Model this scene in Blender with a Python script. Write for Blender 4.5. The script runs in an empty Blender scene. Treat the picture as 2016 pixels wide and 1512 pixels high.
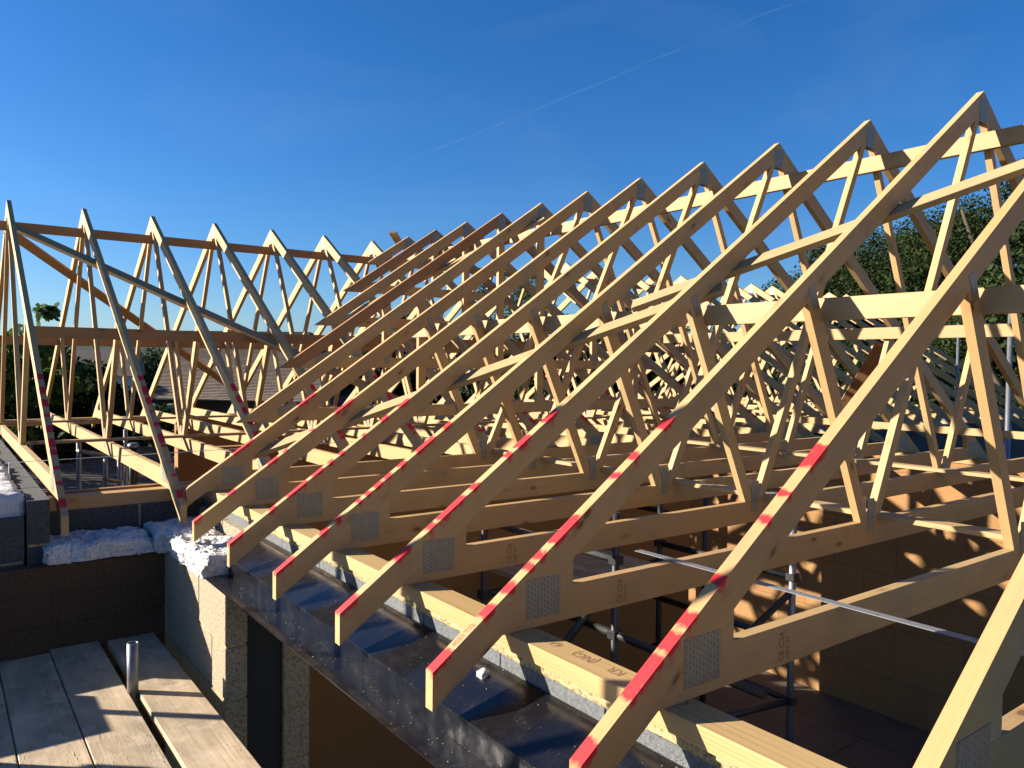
import bpy, math, random
import numpy as np
from mathutils import Vector, Matrix, noise as mnoise
random.seed(7)
R = math.radians
scn = bpy.context.scene
COL = scn.collection

# ------------------------------------------------------------------ camera
YAW, PITCH, ROLL, FPX = 0.6395, -0.027, 0.0107, 1532.5
Fv = Vector((math.sin(YAW)*math.cos(PITCH), math.cos(YAW)*math.cos(PITCH), math.sin(PITCH)))
R0 = Vector((math.cos(YAW), -math.sin(YAW), 0)); U0 = R0.cross(Fv)
Rv = math.cos(ROLL)*R0 + math.sin(ROLL)*U0
Uv = -math.sin(ROLL)*R0 + math.cos(ROLL)*U0
cam = bpy.data.cameras.new('camera'); cam_o = bpy.data.objects.new('camera', cam); COL.objects.link(cam_o)
m = Matrix.Identity(4)
for i in range(3):
    m[i][0] = Rv[i]; m[i][1] = Uv[i]; m[i][2] = -Fv[i]
cam_o.matrix_world = m
cam.sensor_width = 36; cam.lens = 36*FPX/2016
cam.clip_start = 0.05; cam.clip_end = 6000
scn.camera = cam_o

# ------------------------------------------------------------------ light
SUN_DIR = Vector((-1.0, 0.87, 0.50)).normalized()          # towards the sun
SUN_ELEV = math.asin(SUN_DIR.z)
SUN_ROT = math.atan2(SUN_DIR.x, SUN_DIR.y)                 # clockwise from +Y
world = bpy.data.worlds.new("World"); scn.world = world; world.use_nodes = True
nt = world.node_tree; nt.nodes.clear()
def N(nt, typ, **kw):
    n = nt.nodes.new(typ)
    for k, v in kw.items():
        if k.startswith('i_'):
            n.inputs[k[2:].replace('_', ' ')].default_value = v
        else: setattr(n, k, v)
    return n
def L(nt, a, b): nt.links.new(a, b)
out = N(nt, 'ShaderNodeOutputWorld'); bg = N(nt, 'ShaderNodeBackground')
sky = N(nt, 'ShaderNodeTexSky', sky_type='NISHITA', sun_disc=False)
sky.sun_elevation = SUN_ELEV; sky.sun_rotation = SUN_ROT
sky.altitude = 100; sky.air_density = 1.0; sky.dust_density = 0.5; sky.ozone_density = 3.2
hsv = N(nt, 'ShaderNodeHueSaturation'); hsv.inputs['Saturation'].default_value = 1.14
tint = N(nt, 'ShaderNodeMix', data_type='RGBA', blend_type='MULTIPLY'); tint.inputs['Factor'].default_value = 1; tint.inputs['B'].default_value = (0.56, 0.72, 0.97, 1)
L(nt, sky.outputs[0], tint.inputs['A']); L(nt, tint.outputs['Result'], hsv.inputs['Color'])
# a thin vapour trail: a narrow band round one great circle of the sky
tc = N(nt, 'ShaderNodeTexCoord')
def ray(x, y):
    return (Fv + (x-1008)/FPX*Rv - (y-756)/FPX*Uv)
na = ray(805, 318).cross(ray(1575, 0)).normalized()
mid = ray(1190, 170).normalized()
nz = N(nt, 'ShaderNodeTexNoise', i_Scale=9.0, i_Detail=4.0)
L(nt, tc.outputs['Generated'], nz.inputs['Vector'])
dot = N(nt, 'ShaderNodeVectorMath', operation='DOT_PRODUCT'); dot.inputs[1].default_value = na
L(nt, tc.outputs['Generated'], dot.inputs[0])
wob = N(nt, 'ShaderNodeMath', operation='MULTIPLY_ADD'); wob.inputs[1].default_value = 0.009; wob.inputs[2].default_value = -0.0045
L(nt, nz.outputs[0], wob.inputs[0])
ad = N(nt, 'ShaderNodeMath', operation='ADD'); L(nt, dot.outputs['Value'], ad.inputs[0]); L(nt, wob.outputs[0], ad.inputs[1])
ab = N(nt, 'ShaderNodeMath', operation='ABSOLUTE'); L(nt, ad.outputs[0], ab.inputs[0])
mr = N(nt, 'ShaderNodeMapRange', interpolation_type='SMOOTHSTEP'); mr.inputs['From Min'].default_value = 0.0; mr.inputs['From Max'].default_value = 0.0016
mr.inputs['To Min'].default_value = 1; mr.inputs['To Max'].default_value = 0
L(nt, ab.outputs[0], mr.inputs['Value'])
dm = N(nt, 'ShaderNodeVectorMath', operation='DOT_PRODUCT'); dm.inputs[1].default_value = mid
L(nt, tc.outputs['Generated'], dm.inputs[0])
mr2 = N(nt, 'ShaderNodeMapRange', interpolation_type='SMOOTHSTEP'); mr2.inputs['From Min'].default_value = 0.95; mr2.inputs['From Max'].default_value = 0.985
L(nt, dm.outputs['Value'], mr2.inputs['Value'])
nz2 = N(nt, 'ShaderNodeTexNoise', i_Scale=60.0, i_Detail=3.0); L(nt, tc.outputs['Generated'], nz2.inputs['Vector'])
mr3 = N(nt, 'ShaderNodeMapRange'); mr3.inputs['From Min'].default_value = 0.2; mr3.inputs['From Max'].default_value = 0.6
L(nt, nz2.outputs[0], mr3.inputs['Value'])
m1 = N(nt, 'ShaderNodeMath', operation='MULTIPLY'); L(nt, mr.outputs[0], m1.inputs[0]); L(nt, mr2.outputs[0], m1.inputs[1])
m2 = N(nt, 'ShaderNodeMath', operation='MULTIPLY'); L(nt, m1.outputs[0], m2.inputs[0]); L(nt, mr3.outputs[0], m2.inputs[1])
m3 = N(nt, 'ShaderNodeMath', operation='MULTIPLY'); m3.inputs[1].default_value = 0.022; L(nt, m2.outputs[0], m3.inputs[0])
# very faint cirrus veil
mp = N(nt, 'ShaderNodeMapping'); mp.inputs['Scale'].default_value = (1.5, 3.5, 7)
L(nt, tc.outputs['Generated'], mp.inputs['Vector'])
nz3 = N(nt, 'ShaderNodeTexNoise', i_Scale=1.6, i_Detail=7.0, i_Distortion=0.6); L(nt, mp.outputs[0], nz3.inputs['Vector'])
mr4 = N(nt, 'ShaderNodeMapRange'); mr4.inputs['From Min'].default_value = 0.5; mr4.inputs['From Max'].default_value = 0.85; mr4.inputs['To Max'].default_value = 0.02
L(nt, nz3.outputs[0], mr4.inputs['Value'])
m4 = N(nt, 'ShaderNodeMath', operation='MAXIMUM'); L(nt, m3.outputs[0], m4.inputs[0]); L(nt, mr4.outputs[0], m4.inputs[1])
mx = N(nt, 'ShaderNodeMix', data_type='RGBA'); L(nt, m4.outputs[0], mx.inputs['Factor'])
L(nt, hsv.outputs[0], mx.inputs['A']); mx.inputs['B'].default_value = (9, 10, 11, 1)
L(nt, mx.outputs['Result'], bg.inputs['Color']); bg.inputs['Strength'].default_value = 0.05
L(nt, bg.outputs[0], out.inputs[0])
sun = bpy.data.lights.new('sun', 'SUN'); sun.energy = 5.0; sun.angle = R(0.55); sun.color = (1.0, 0.91, 0.77)
sun_o = bpy.data.objects.new('sun', sun); COL.objects.link(sun_o)
sun_o.rotation_euler = SUN_DIR.to_track_quat('Z', 'Y').to_euler()
scn.view_settings.view_transform = 'Standard'; scn.view_settings.look = 'None'
scn.view_settings.exposure = 1.7; scn.view_settings.gamma = 1
scn.cycles.max_bounces = 5; scn.cycles.diffuse_bounces = 2

# ------------------------------------------------------------------ materials
def mat(name):
    mt = bpy.data.materials.new(name); mt.use_nodes = True
    nt = mt.node_tree; b = nt.nodes['Principled BSDF']; return mt, nt, b
def mixc(nt, fac, a, b, blend='MIX'):
    x = N(nt, 'ShaderNodeMix', data_type='RGBA', blend_type=blend)
    for s, v in (('Factor', fac), ('A', a), ('B', b)):
        if hasattr(v, 'links') or hasattr(v, 'is_output'): L(nt, v, x.inputs[s])
        else: x.inputs[s].default_value = v if s == 'Factor' else (*v, 1)
    return x.outputs['Result']
def rng(nt, v, a, b, c=0.0, d=1.0):
    x = N(nt, 'ShaderNodeMapRange'); L(nt, v, x.inputs['Value'])
    for s, q in (('From Min', a), ('From Max', b), ('To Min', c), ('To Max', d)): x.inputs[s].default_value = q
    return x.outputs[0]
def mth(nt, op, a, b=None):
    x = N(nt, 'ShaderNodeMath', operation=op)
    for i, v in enumerate((a, b)):
        if v is None: continue
        if isinstance(v, (int, float)): x.inputs[i].default_value = v
        else: L(nt, v, x.inputs[i])
    return x.outputs[0]
def noise_(nt, vec, scale, detail=3.0, rough=0.5, dist=0.0):
    x = N(nt, 'ShaderNodeTexNoise', i_Scale=scale, i_Detail=detail, i_Roughness=rough, i_Distortion=dist)
    if vec is not None: L(nt, vec, x.inputs['Vector'])
    return x.outputs[0]
def bump(nt, b, h, strength=0.3, dist=0.002):
    x = N(nt, 'ShaderNodeBump'); x.inputs['Strength'].default_value = strength; x.inputs['Distance'].default_value = dist
    L(nt, h, x.inputs['Height']); L(nt, x.outputs[0], b.inputs['Normal'])
def grain(nt, sx, sy, sz):
    """member coordinates (x along the grain, metres), shifted per object"""
    a = N(nt, 'ShaderNodeAttribute', attribute_name='gc')
    oi = N(nt, 'ShaderNodeObjectInfo')
    c = N(nt, 'ShaderNodeCombineXYZ')
    L(nt, mth(nt, 'MULTIPLY', oi.outputs['Random'], 37.0), c.inputs[0]); L(nt, mth(nt, 'MULTIPLY', oi.outputs['Random'], 3.1), c.inputs[1])
    ad = N(nt, 'ShaderNodeVectorMath', operation='ADD'); L(nt, a.outputs['Vector'], ad.inputs[0]); L(nt, c.outputs[0], ad.inputs[1])
    s = N(nt, 'ShaderNodeVectorMath', operation='MULTIPLY'); L(nt, ad.outputs[0], s.inputs[0]); s.inputs[1].default_value = (sx, sy, sz)
    return s.outputs[0], oi.outputs['Random'], ad.outputs[0]
def wood(name, c0, c1, knot=(0.10, 0.045, 0.018), knots=True, paint=False, grey=0.0, ring=0.28, rough=0.62):
    mt, nt, b = mat(name)
    v, rnd, raw = grain(nt, 1.6, 42, 42)
    fine = noise_(nt, v, 1.0, 5, 0.6, 0.3)
    v2, _, _ = grain(nt, 0.9, 5, 5)
    big = noise_(nt, v2, 1.0, 3, 0.5)
    # growth rings: distorted bands across the grain
    sep = N(nt, 'ShaderNodeSeparateXYZ'); L(nt, raw, sep.inputs[0])
    w = mth(nt, 'ADD', mth(nt, 'ADD', sep.outputs[1], mth(nt, 'MULTIPLY', sep.outputs[2], 0.45)), mth(nt, 'MULTIPLY', big, 0.085))
    bands = mth(nt, 'SINE', mth(nt, 'MULTIPLY', w, 640.0))
    bands = mth(nt, 'MULTIPLY', rng(nt, bands, 0.0, 1.0), rng(nt, fine, 0.35, 0.6))
    col = mixc(nt, fine, c0, c1)
    col = mixc(nt, mth(nt, 'MULTIPLY', bands, ring), col, tuple(x*y for x, y in zip(c1, (0.74, 0.60, 0.45))))
    # slow drift of tone along the board and from board to board
    drift = noise_(nt, grain(nt, 0.7, 2, 2)[0], 1.0, 2)
    col = mixc(nt, rng(nt, drift, 0.3, 0.75, 0.0, 0.45), col, tuple(x*y for x, y in zip(c1, (0.86, 0.72, 0.55))))
    col = mixc(nt, rng(nt, rnd, 0.1, 1.0, 0.0, 0.62), col, tuple(x*y for x, y in zip(c0, (0.84, 0.66, 0.50))))
    if knots:
        kv, _, _ = grain(nt, 5.0, 11, 11)
        vo = N(nt, 'ShaderNodeTexVoronoi', feature='F1', i_Scale=1.0, i_Randomness=1.0); L(nt, kv, vo.inputs['Vector'])
        sc = N(nt, 'ShaderNodeSeparateColor'); L(nt, vo.outputs['Color'], sc.inputs[0])
        on = mth(nt, 'GREATER_THAN', sc.outputs[0], 0.42)
        k = mth(nt, 'MULTIPLY', rng(nt, vo.outputs['Distance'], 0.075, 0.11, 1.0, 0.0), on)
        halo = mth(nt, 'MULTIPLY', rng(nt, vo.outputs['Distance'], 0.10, 0.24, 0.5, 0.0), on)
        col = mixc(nt, halo, col, tuple(x*y for x, y in zip(c1, (0.62, 0.45, 0.32))))
        col = mixc(nt, mth(nt, 'MULTIPLY', k, 0.8), col, knot)
    if grey:
        geo = N(nt, 'ShaderNodeNewGeometry')
        g = noise_(nt, geo.outputs['Position'], 4.5, 5, 0.65)
        col = mixc(nt, rng(nt, g, 0.48, 0.72, 0.0, grey), col, (0.22, 0.17, 0.105))
    if paint:
        pa = N(nt, 'ShaderNodeAttribute', attribute_name='paint')
        geo = N(nt, 'ShaderNodeNewGeometry')
        sp = noise_(nt, geo.outputs['Position'], 260, 4, 0.7); bl = noise_(nt, geo.outputs['Position'], 42, 2, 0.5)
        nn = mth(nt, 'ADD', mth(nt, 'MULTIPLY', mth(nt, 'SUBTRACT', sp, 0.5), 0.5), mth(nt, 'MULTIPLY', mth(nt, 'SUBTRACT', bl, 0.5), 1.5))
        f = rng(nt, mth(nt, 'ADD', pa.outputs['Fac'], mth(nt, 'MULTIPLY', nn, mth(nt, 'MINIMUM', mth(nt, 'MULTIPLY', pa.outputs['Fac'], 3.0), 1.0))), 0.25, 0.75, 0.0, 0.94)
        col = mixc(nt, f, col, (0.52, 0.008, 0.022))
    L(nt, col, b.inputs['Base Color']); b.inputs['Roughness'].default_value = rough
    b.inputs['Specular IOR Level'].default_value = 0.25
    bump(nt, b, mth(nt, 'ADD', fine, mth(nt, 'MULTIPLY', bands, 0.3)), 0.35, 0.0012)
    return mt
C0, C1 = (0.45, 0.324, 0.168), (0.39, 0.263, 0.116)
M = {}
M['spruce'] = wood('spruce_timber', C0, C1, grey=0.45)
M['painted'] = wood('spruce_timber_sprayed_red', C0, C1, paint=True, grey=0.45)
M['brown'] = wood('stained_brown_timber', (0.34, 0.20, 0.105), (0.28, 0.155, 0.075))
M['plate'] = wood('bright_planed_timber', (0.44, 0.32, 0.165), (0.37, 0.25, 0.105), ring=0.5)
M['binder'] = wood('binder_timber', (0.40, 0.305, 0.17), (0.34, 0.235, 0.115), grey=0.3, ring=0.35)

def mk_board():
    mt, nt, b = mat('weathered_scaffold_board')
    v, rnd, raw = grain(nt, 1.3, 36, 36)
    fine = noise_(nt, v, 1.0, 6, 0.65, 0.5)
    v2, _, _ = grain(nt, 2.5, 7, 7); big = noise_(nt, v2, 1.0, 5, 0.6)
    col = mixc(nt, fine, (0.34, 0.25, 0.15), (0.56, 0.42, 0.265))
    col = mixc(nt, rng(nt, big, 0.32, 0.68, 0, 0.75), col, (0.15, 0.12, 0.085))
    st = noise_(nt, raw, 9, 5, 0.65)
    col = mixc(nt, rng(nt, st, 0.52, 0.72, 0, 0.6), col, (0.52, 0.42, 0.30))
    # cracks and pits
    v3, _, _ = grain(nt, 2.4, 30, 30)
    cr = noise_(nt, v3, 1.0, 2, 0.5, 1.2)
    crack = rng(nt, mth(nt, 'ABSOLUTE', mth(nt, 'SUBTRACT', cr, 0.5)), 0.0, 0.012, 1, 0)
    msk = rng(nt, noise_(nt, grain(nt, 1.1, 8, 8)[0], 1.0, 2), 0.5, 0.6, 0, 1)
    crack = mth(nt, 'MULTIPLY', crack, msk)
    col = mixc(nt, mth(nt, 'MULTIPLY', crack, 0.8), col, (0.04, 0.03, 0.02))
    vo = N(nt, 'ShaderNodeTexVoronoi', i_Scale=17.0); L(nt, raw, vo.inputs['Vector'])
    pit = rng(nt, vo.outputs['Distance'], 0.05, 0.09, 0.7, 0)
    col = mixc(nt, pit, col, (0.05, 0.04, 0.03))
    L(nt, col, b.inputs['Base Color']); b.inputs['Roughness'].default_value = 0.85
    bump(nt, b, mth(nt, 'SUBTRACT', mth(nt, 'ADD', fine, mth(nt, 'MULTIPLY', st, 0.8)), mth(nt, 'MULTIPLY', crack, 1.5)), 0.7, 0.003)
    return mt
M['board'] = mk_board()

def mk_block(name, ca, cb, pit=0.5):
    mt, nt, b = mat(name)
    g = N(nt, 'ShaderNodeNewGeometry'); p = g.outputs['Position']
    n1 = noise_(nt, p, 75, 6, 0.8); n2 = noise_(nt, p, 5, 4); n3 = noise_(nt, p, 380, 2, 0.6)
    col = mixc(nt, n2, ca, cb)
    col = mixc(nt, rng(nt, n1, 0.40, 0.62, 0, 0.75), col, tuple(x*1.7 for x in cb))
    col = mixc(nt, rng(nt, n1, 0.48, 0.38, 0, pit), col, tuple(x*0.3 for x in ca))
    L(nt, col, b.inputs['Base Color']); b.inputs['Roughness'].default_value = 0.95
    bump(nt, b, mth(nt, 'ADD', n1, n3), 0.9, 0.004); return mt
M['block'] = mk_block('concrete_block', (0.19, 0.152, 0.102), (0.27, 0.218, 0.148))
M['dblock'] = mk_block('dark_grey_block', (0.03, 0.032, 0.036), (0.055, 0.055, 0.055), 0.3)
M['mortar'] = mk_block('sandy_mortar', (0.26, 0.20, 0.10), (0.33, 0.255, 0.13), 0.8)
M['greyboard'] = mk_block('grey_close_board', (0.08, 0.085, 0.09), (0.11, 0.115, 0.12), 0.2)

def mk_lintel():
    mt, nt, b = mat('black_coated_steel')
    g = N(nt, 'ShaderNodeNewGeometry'); p = g.outputs['Position']
    dust = noise_(nt, p, 14, 6, 0.7); sp = noise_(nt, p, 260, 3, 0.7)
    s = N(nt, 'ShaderNodeMapping'); s.inputs['Rotation'].default_value = (0.3, 0.2, 0.9); s.inputs['Scale'].default_value = (6, 60, 30)
    L(nt, p, s.inputs['Vector']); sc = noise_(nt, s.outputs[0], 1.4, 3, 0.5, 1.5)
    scr = rng(nt, mth(nt, 'ABSOLUTE', mth(nt, 'SUBTRACT', sc, 0.5)), 0, 0.006, 1, 0)
    scr = mth(nt, 'MULTIPLY', scr, rng(nt, dust, 0.5, 0.6))
    col = mixc(nt, rng(nt, dust, 0.45, 0.8, 0, 0.5), (0.006, 0.006, 0.008), (0.014, 0.012, 0.011))
    col = mixc(nt, rng(nt, sp, 0.66, 0.74, 0, 0.7), col, (0.12, 0.12, 0.115))
    col = mixc(nt, mth(nt, 'MULTIPLY', scr, 0.4), col, (0.2, 0.2, 0.2))
    L(nt, col, b.inputs['Base Color'])
    L(nt, rng(nt, dust, 0.3, 0.7, 0.10, 0.26), b.inputs['Roughness'])
    b.inputs['Specular IOR Level'].default_value = 0.5
    bump(nt, b, dust, 0.03, 0.002); return mt
M['lintel'] = mk_lintel()

def mk_plate():
    mt, nt, b = mat('galvanised_nail_plate')
    a = N(nt, 'ShaderNodeAttribute', attribute_name='gc'); sp = N(nt, 'ShaderNodeSeparateXYZ'); L(nt, a.outputs['Vector'], sp.inputs[0])
    def slot(px, pz, w, h, off):
        row = mth(nt, 'FLOOR', mth(nt, 'DIVIDE', sp.outputs[0], px))
        fx = mth(nt, 'FRACT', mth(nt, 'DIVIDE', sp.outputs[0], px))
        z = mth(nt, 'ADD', mth(nt, 'DIVIDE', sp.outputs[1], pz), mth(nt, 'MULTIPLY', row, off))
        fz = mth(nt, 'FRACT', z)
        return mth(nt, 'MULTIPLY', mth(nt, 'LESS_THAN', mth(nt, 'ABSOLUTE', mth(nt, 'SUBTRACT', fx, 0.5)), w), mth(nt, 'LESS_THAN', mth(nt, 'ABSOLUTE', mth(nt, 'SUBTRACT', fz, 0.5)), h))
    s = slot(0.0125, 0.0155, 0.13, 0.25, 0.5)
    g = N(nt, 'ShaderNodeNewGeometry'); n = noise_(nt, g.outputs['Position'], 40, 4, 0.6)
    col = mixc(nt, n, (0.17, 0.16, 0.12), (0.28, 0.255, 0.195))
    col = mixc(nt, mth(nt, 'MULTIPLY', s, 0.7), col, (0.03, 0.025, 0.018))
    L(nt, col, b.inputs['Base Color'])
    L(nt, mth(nt, 'MULTIPLY', mth(nt, 'SUBTRACT', 1.0, s), 0.25), b.inputs['Metallic']); b.inputs['Roughness'].default_value = 0.5
    bump(nt, b, mth(nt, 'SUBTRACT', n, s), 0.5, 0.002); return mt
M['nail'] = mk_plate()

def simple(name, c, rough=0.7, metal=0.0, var=0.25, scale=8.0, spec=0.4, bmp=0.15):
    mt, nt, b = mat(name); g = N(nt, 'ShaderNodeNewGeometry')
    n = noise_(nt, g.outputs['Position'], scale, 5, 0.6)
    L(nt, mixc(nt, n, tuple(x*(1-var) for x in c), tuple(min(1, x*(1+var)) for x in c)), b.inputs['Base Color'])
    b.inputs['Roughness'].default_value = rough; b.inputs['Metallic'].default_value = metal; b.inputs['Specular IOR Level'].default_value = spec
    if bmp: bump(nt, b, noise_(nt, g.outputs['Position'], scale*9, 3), bmp, 0.002)
    return mt
M['galv'] = simple('galvanised_tube', (0.20, 0.20, 0.20), 0.4, 0.6, 0.35, 14)
M['dtube'] = simple('dark_steel_tube', (0.04, 0.04, 0.042), 0.4, 0.5, 0.4, 14)
M['strap'] = simple('galvanised_strap', (0.20, 0.205, 0.215), 0.5, 0.4, 0.15, 30)
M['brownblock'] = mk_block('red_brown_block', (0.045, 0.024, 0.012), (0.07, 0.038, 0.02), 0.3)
M['tan'] = simple('tan_board_wall', (0.24, 0.12, 0.038), 0.85, 0, 0.14, 2.5)
def mk_tan():
    mt, nt, b = mat('tan_block_wall'); g = N(nt, 'ShaderNodeNewGeometry'); sp = N(nt, 'ShaderNodeSeparateXYZ'); L(nt, g.outputs['Position'], sp.inputs[0])
    c = N(nt, 'ShaderNodeCombineXYZ'); L(nt, mth(nt, 'ADD', sp.outputs[0], sp.outputs[1]), c.inputs[0]); L(nt, sp.outputs[2], c.inputs[1])
    br = N(nt, 'ShaderNodeTexBrick'); br.offset = 0.5; L(nt, c.outputs[0], br.inputs['Vector'])
    for k, v in (('Scale', 1.0), ('Mortar Size', 0.006), ('Mortar Smooth', 0.3), ('Bias', 0), ('Brick Width', 0.62), ('Row Height', 0.49)): br.inputs[k].default_value = v
    br.inputs['Color1'].default_value = (0.23, 0.115, 0.038, 1); br.inputs['Color2'].default_value = (0.26, 0.135, 0.048, 1); br.inputs['Mortar'].default_value = (0.17, 0.085, 0.032, 1)
    n = noise_(nt, g.outputs['Position'], 2.2, 6, 0.7); n2 = noise_(nt, g.outputs['Position'], 30, 4, 0.7)
    col = mixc(nt, rng(nt, n, 0.45, 0.75, 0, 0.5), br.outputs['Color'], (0.15, 0.075, 0.03)); col = mixc(nt, rng(nt, n2, 0.5, 0.8, 0, 0.3), col, (0.34, 0.21, 0.10))
    L(nt, col, b.inputs['Base Color']); b.inputs['Roughness'].default_value = 0.9
    bump(nt, b, mth(nt, 'SUBTRACT', n2, br.outputs['Fac']), 0.4, 0.004); return mt
M['tanblock'] = mk_tan()
M['dpc'] = simple('black_dpc', (0.012, 0.012, 0.014), 0.5, 0, 0.3, 20)
M['ink'] = simple('stamp_ink', (0.045, 0.028, 0.02), 0.9, 0, 0.1, 20, 0.1, 0)
M['faint_ink'] = simple('faint_stamp_ink', (0.235, 0.145, 0.07), 0.9, 0, 0.1, 20, 0.1, 0)
M['bark'] = simple('bark', (0.07, 0.05, 0.035), 0.95, 0, 0.4, 6)
M['render'] = simple('cream_render', (0.45, 0.42, 0.36), 0.9, 0, 0.1, 3)
M['glass'] = simple('window_glass', (0.03, 0.04, 0.05), 0.08, 0, 0.1, 3, 0.6, 0)
M['white'] = simple('white_frame', (0.75, 0.75, 0.73), 0.5, 0, 0.05, 5)
M['blue'] = simple('blue_sheet', (0.05, 0.09, 0.18), 0.6, 0, 0.2, 5)
def mk_floor():
    mt, nt, b = mat('chipboard_floor'); g = N(nt, 'ShaderNodeNewGeometry'); p = g.outputs['Position']
    br = N(nt, 'ShaderNodeTexBrick'); br.offset = 0.5
    for k, v in (('Scale', 1.0), ('Mortar Size', 0.006), ('Mortar Smooth', 0.1), ('Bias', 0), ('Brick Width', 2.4), ('Row Height', 0.6)): br.inputs[k].default_value = v
    br.inputs['Color1'].default_value = (0.10, 0.075, 0.05, 1); br.inputs['Color2'].default_value = (0.125, 0.095, 0.065, 1); br.inputs['Mortar'].default_value = (0.012, 0.01, 0.008, 1)
    mp = N(nt, 'ShaderNodeMapping'); mp.inputs['Rotation'].default_value = (0, 0, R(90)); L(nt, p, mp.inputs[0]); L(nt, mp.outputs[0], br.inputs['Vector'])
    n = noise_(nt, p, 3.5, 6, 0.7)
    col = mixc(nt, rng(nt, n, 0.35, 0.7, 0, 0.7), br.outputs['Color'], (0.05, 0.042, 0.035))
    L(nt, col, b.inputs['Base Color']); b.inputs['Roughness'].default_value = 0.7; bump(nt, b, n, 0.2, 0.004); return mt
M['floor'] = mk_floor()
def mk_wool():
    mt, nt, b = mat('white_insulation_wool'); g = N(nt, 'ShaderNodeNewGeometry'); p = g.outputs['Position']
    vo = N(nt, 'ShaderNodeTexVoronoi', i_Scale=85.0, feature='SMOOTH_F1'); L(nt, p, vo.inputs['Vector'])
    n = noise_(nt, p, 60, 6, 0.8)
    L(nt, mixc(nt, n, (0.52, 0.51, 0.50), (0.85, 0.84, 0.82)), b.inputs['Base Color']); b.inputs['Roughness'].default_value = 1.0
    b.inputs['Specular IOR Level'].default_value = 0.1
    bump(nt, b, mth(nt, 'SUBTRACT', mth(nt, 'MULTIPLY', n, 1.2), vo.outputs['Distance']), 1.0, 0.012); return mt
M['wool'] = mk_wool()
def mk_tile(name, ca, cb):
    mt, nt, b = mat(name); tc = N(nt, 'ShaderNodeAttribute', attribute_name='gc')
    sp = N(nt, 'ShaderNodeSeparateXYZ'); L(nt, tc.outputs['Vector'], sp.inputs[0])
    row = mth(nt, 'FLOOR', sp.outputs[1])
    xx = mth(nt, 'ADD', mth(nt, 'DIVIDE', sp.outputs[0], 0.19), mth(nt, 'MULTIPLY', row, 0.5))
    fx = mth(nt, 'FRACT', xx); gap = mth(nt, 'LESS_THAN', fx, 0.06)
    wn = N(nt, 'ShaderNodeTexWhiteNoise', noise_dimensions='2D'); cx = N(nt, 'ShaderNodeCombineXYZ')
    L(nt, mth(nt, 'FLOOR', xx), cx.inputs[0]); L(nt, row, cx.inputs[1]); L(nt, cx.outputs[0], wn.inputs['Vector'])
    g = N(nt, 'ShaderNodeNewGeometry'); n = noise_(nt, g.outputs['Position'], 5, 5, 0.7)
    col = mixc(nt, wn.outputs['Value'], ca, cb)
    col = mixc(nt, rng(nt, n, 0.4, 0.7, 0, 0.5), col, tuple(x*0.6 for x in ca))
    col = mixc(nt, mth(nt, 'MULTIPLY', gap, 0.7), col, tuple(x*0.25 for x in ca))
    L(nt, col, b.inputs['Base Color']); b.inputs['Roughness'].default_value = 0.9; return mt
M['tile'] = mk_tile('brown_roof_tile', (0.17, 0.13, 0.095), (0.25, 0.19, 0.14))
M['tile2'] = mk_tile('grey_brown_roof_tile', (0.13, 0.105, 0.08), (0.20, 0.16, 0.12))
def mk_leaf(name, ca, cb):
    mt, nt, b = mat(name); g = N(nt, 'ShaderNodeNewGeometry')
    wn = N(nt, 'ShaderNodeAttribute', attribute_name='tone')
    n = noise_(nt, g.outputs['Position'], 0.9, 3)
    f = mth(nt, 'ADD', mth(nt, 'MULTIPLY', wn.outputs['Fac'], 0.6), mth(nt, 'MULTIPLY', n, 0.4))
    L(nt, mixc(nt, f, ca, cb), b.inputs['Base Color']); b.inputs['Roughness'].default_value = 0.75
    b.inputs['Specular IOR Level'].default_value = 0.15
    tr = N(nt, 'ShaderNodeBsdfTranslucent'); L(nt, mixc(nt, f, ca, cb), tr.inputs['Color'])
    ms = N(nt, 'ShaderNodeMixShader'); ms.inputs[0].default_value = 0.25
    L(nt, b.outputs[0], ms.inputs[1]); L(nt, tr.outputs[0], ms.inputs[2]); L(nt, ms.outputs[0], nt.nodes['Material Output'].inputs[0])
    return mt
M['leaf'] = mk_leaf('oak_leaves', (0.007, 0.015, 0.004), (0.036, 0.056, 0.013))
M['leaf2'] = mk_leaf('fig_leaves', (0.03, 0.06, 0.012), (0.09, 0.15, 0.03))
M['leaf3'] = mk_leaf('pine_needles', (0.015, 0.03, 0.014), (0.05, 0.08, 0.035))
def mk_ground():
    mt, nt, b = mat('grass_ground'); g = N(nt, 'ShaderNodeNewGeometry'); p = g.outputs['Position']
    n = noise_(nt, p, 0.05, 6, 0.6); n2 = noise_(nt, p, 2.5, 5, 0.7)
    col = mixc(nt, n, (0.035, 0.055, 0.018), (0.085, 0.085, 0.04)); col = mixc(nt, n2, col, (0.04, 0.05, 0.02))
    L(nt, col, b.inputs['Base Color']); b.inputs['Roughness'].default_value = 1; return mt
M['ground'] = mk_ground()
M['hill'] = simple('wooded_hill', (0.022, 0.036, 0.024), 1.0, 0, 0.6, 0.03, 0.1, 0)

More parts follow.
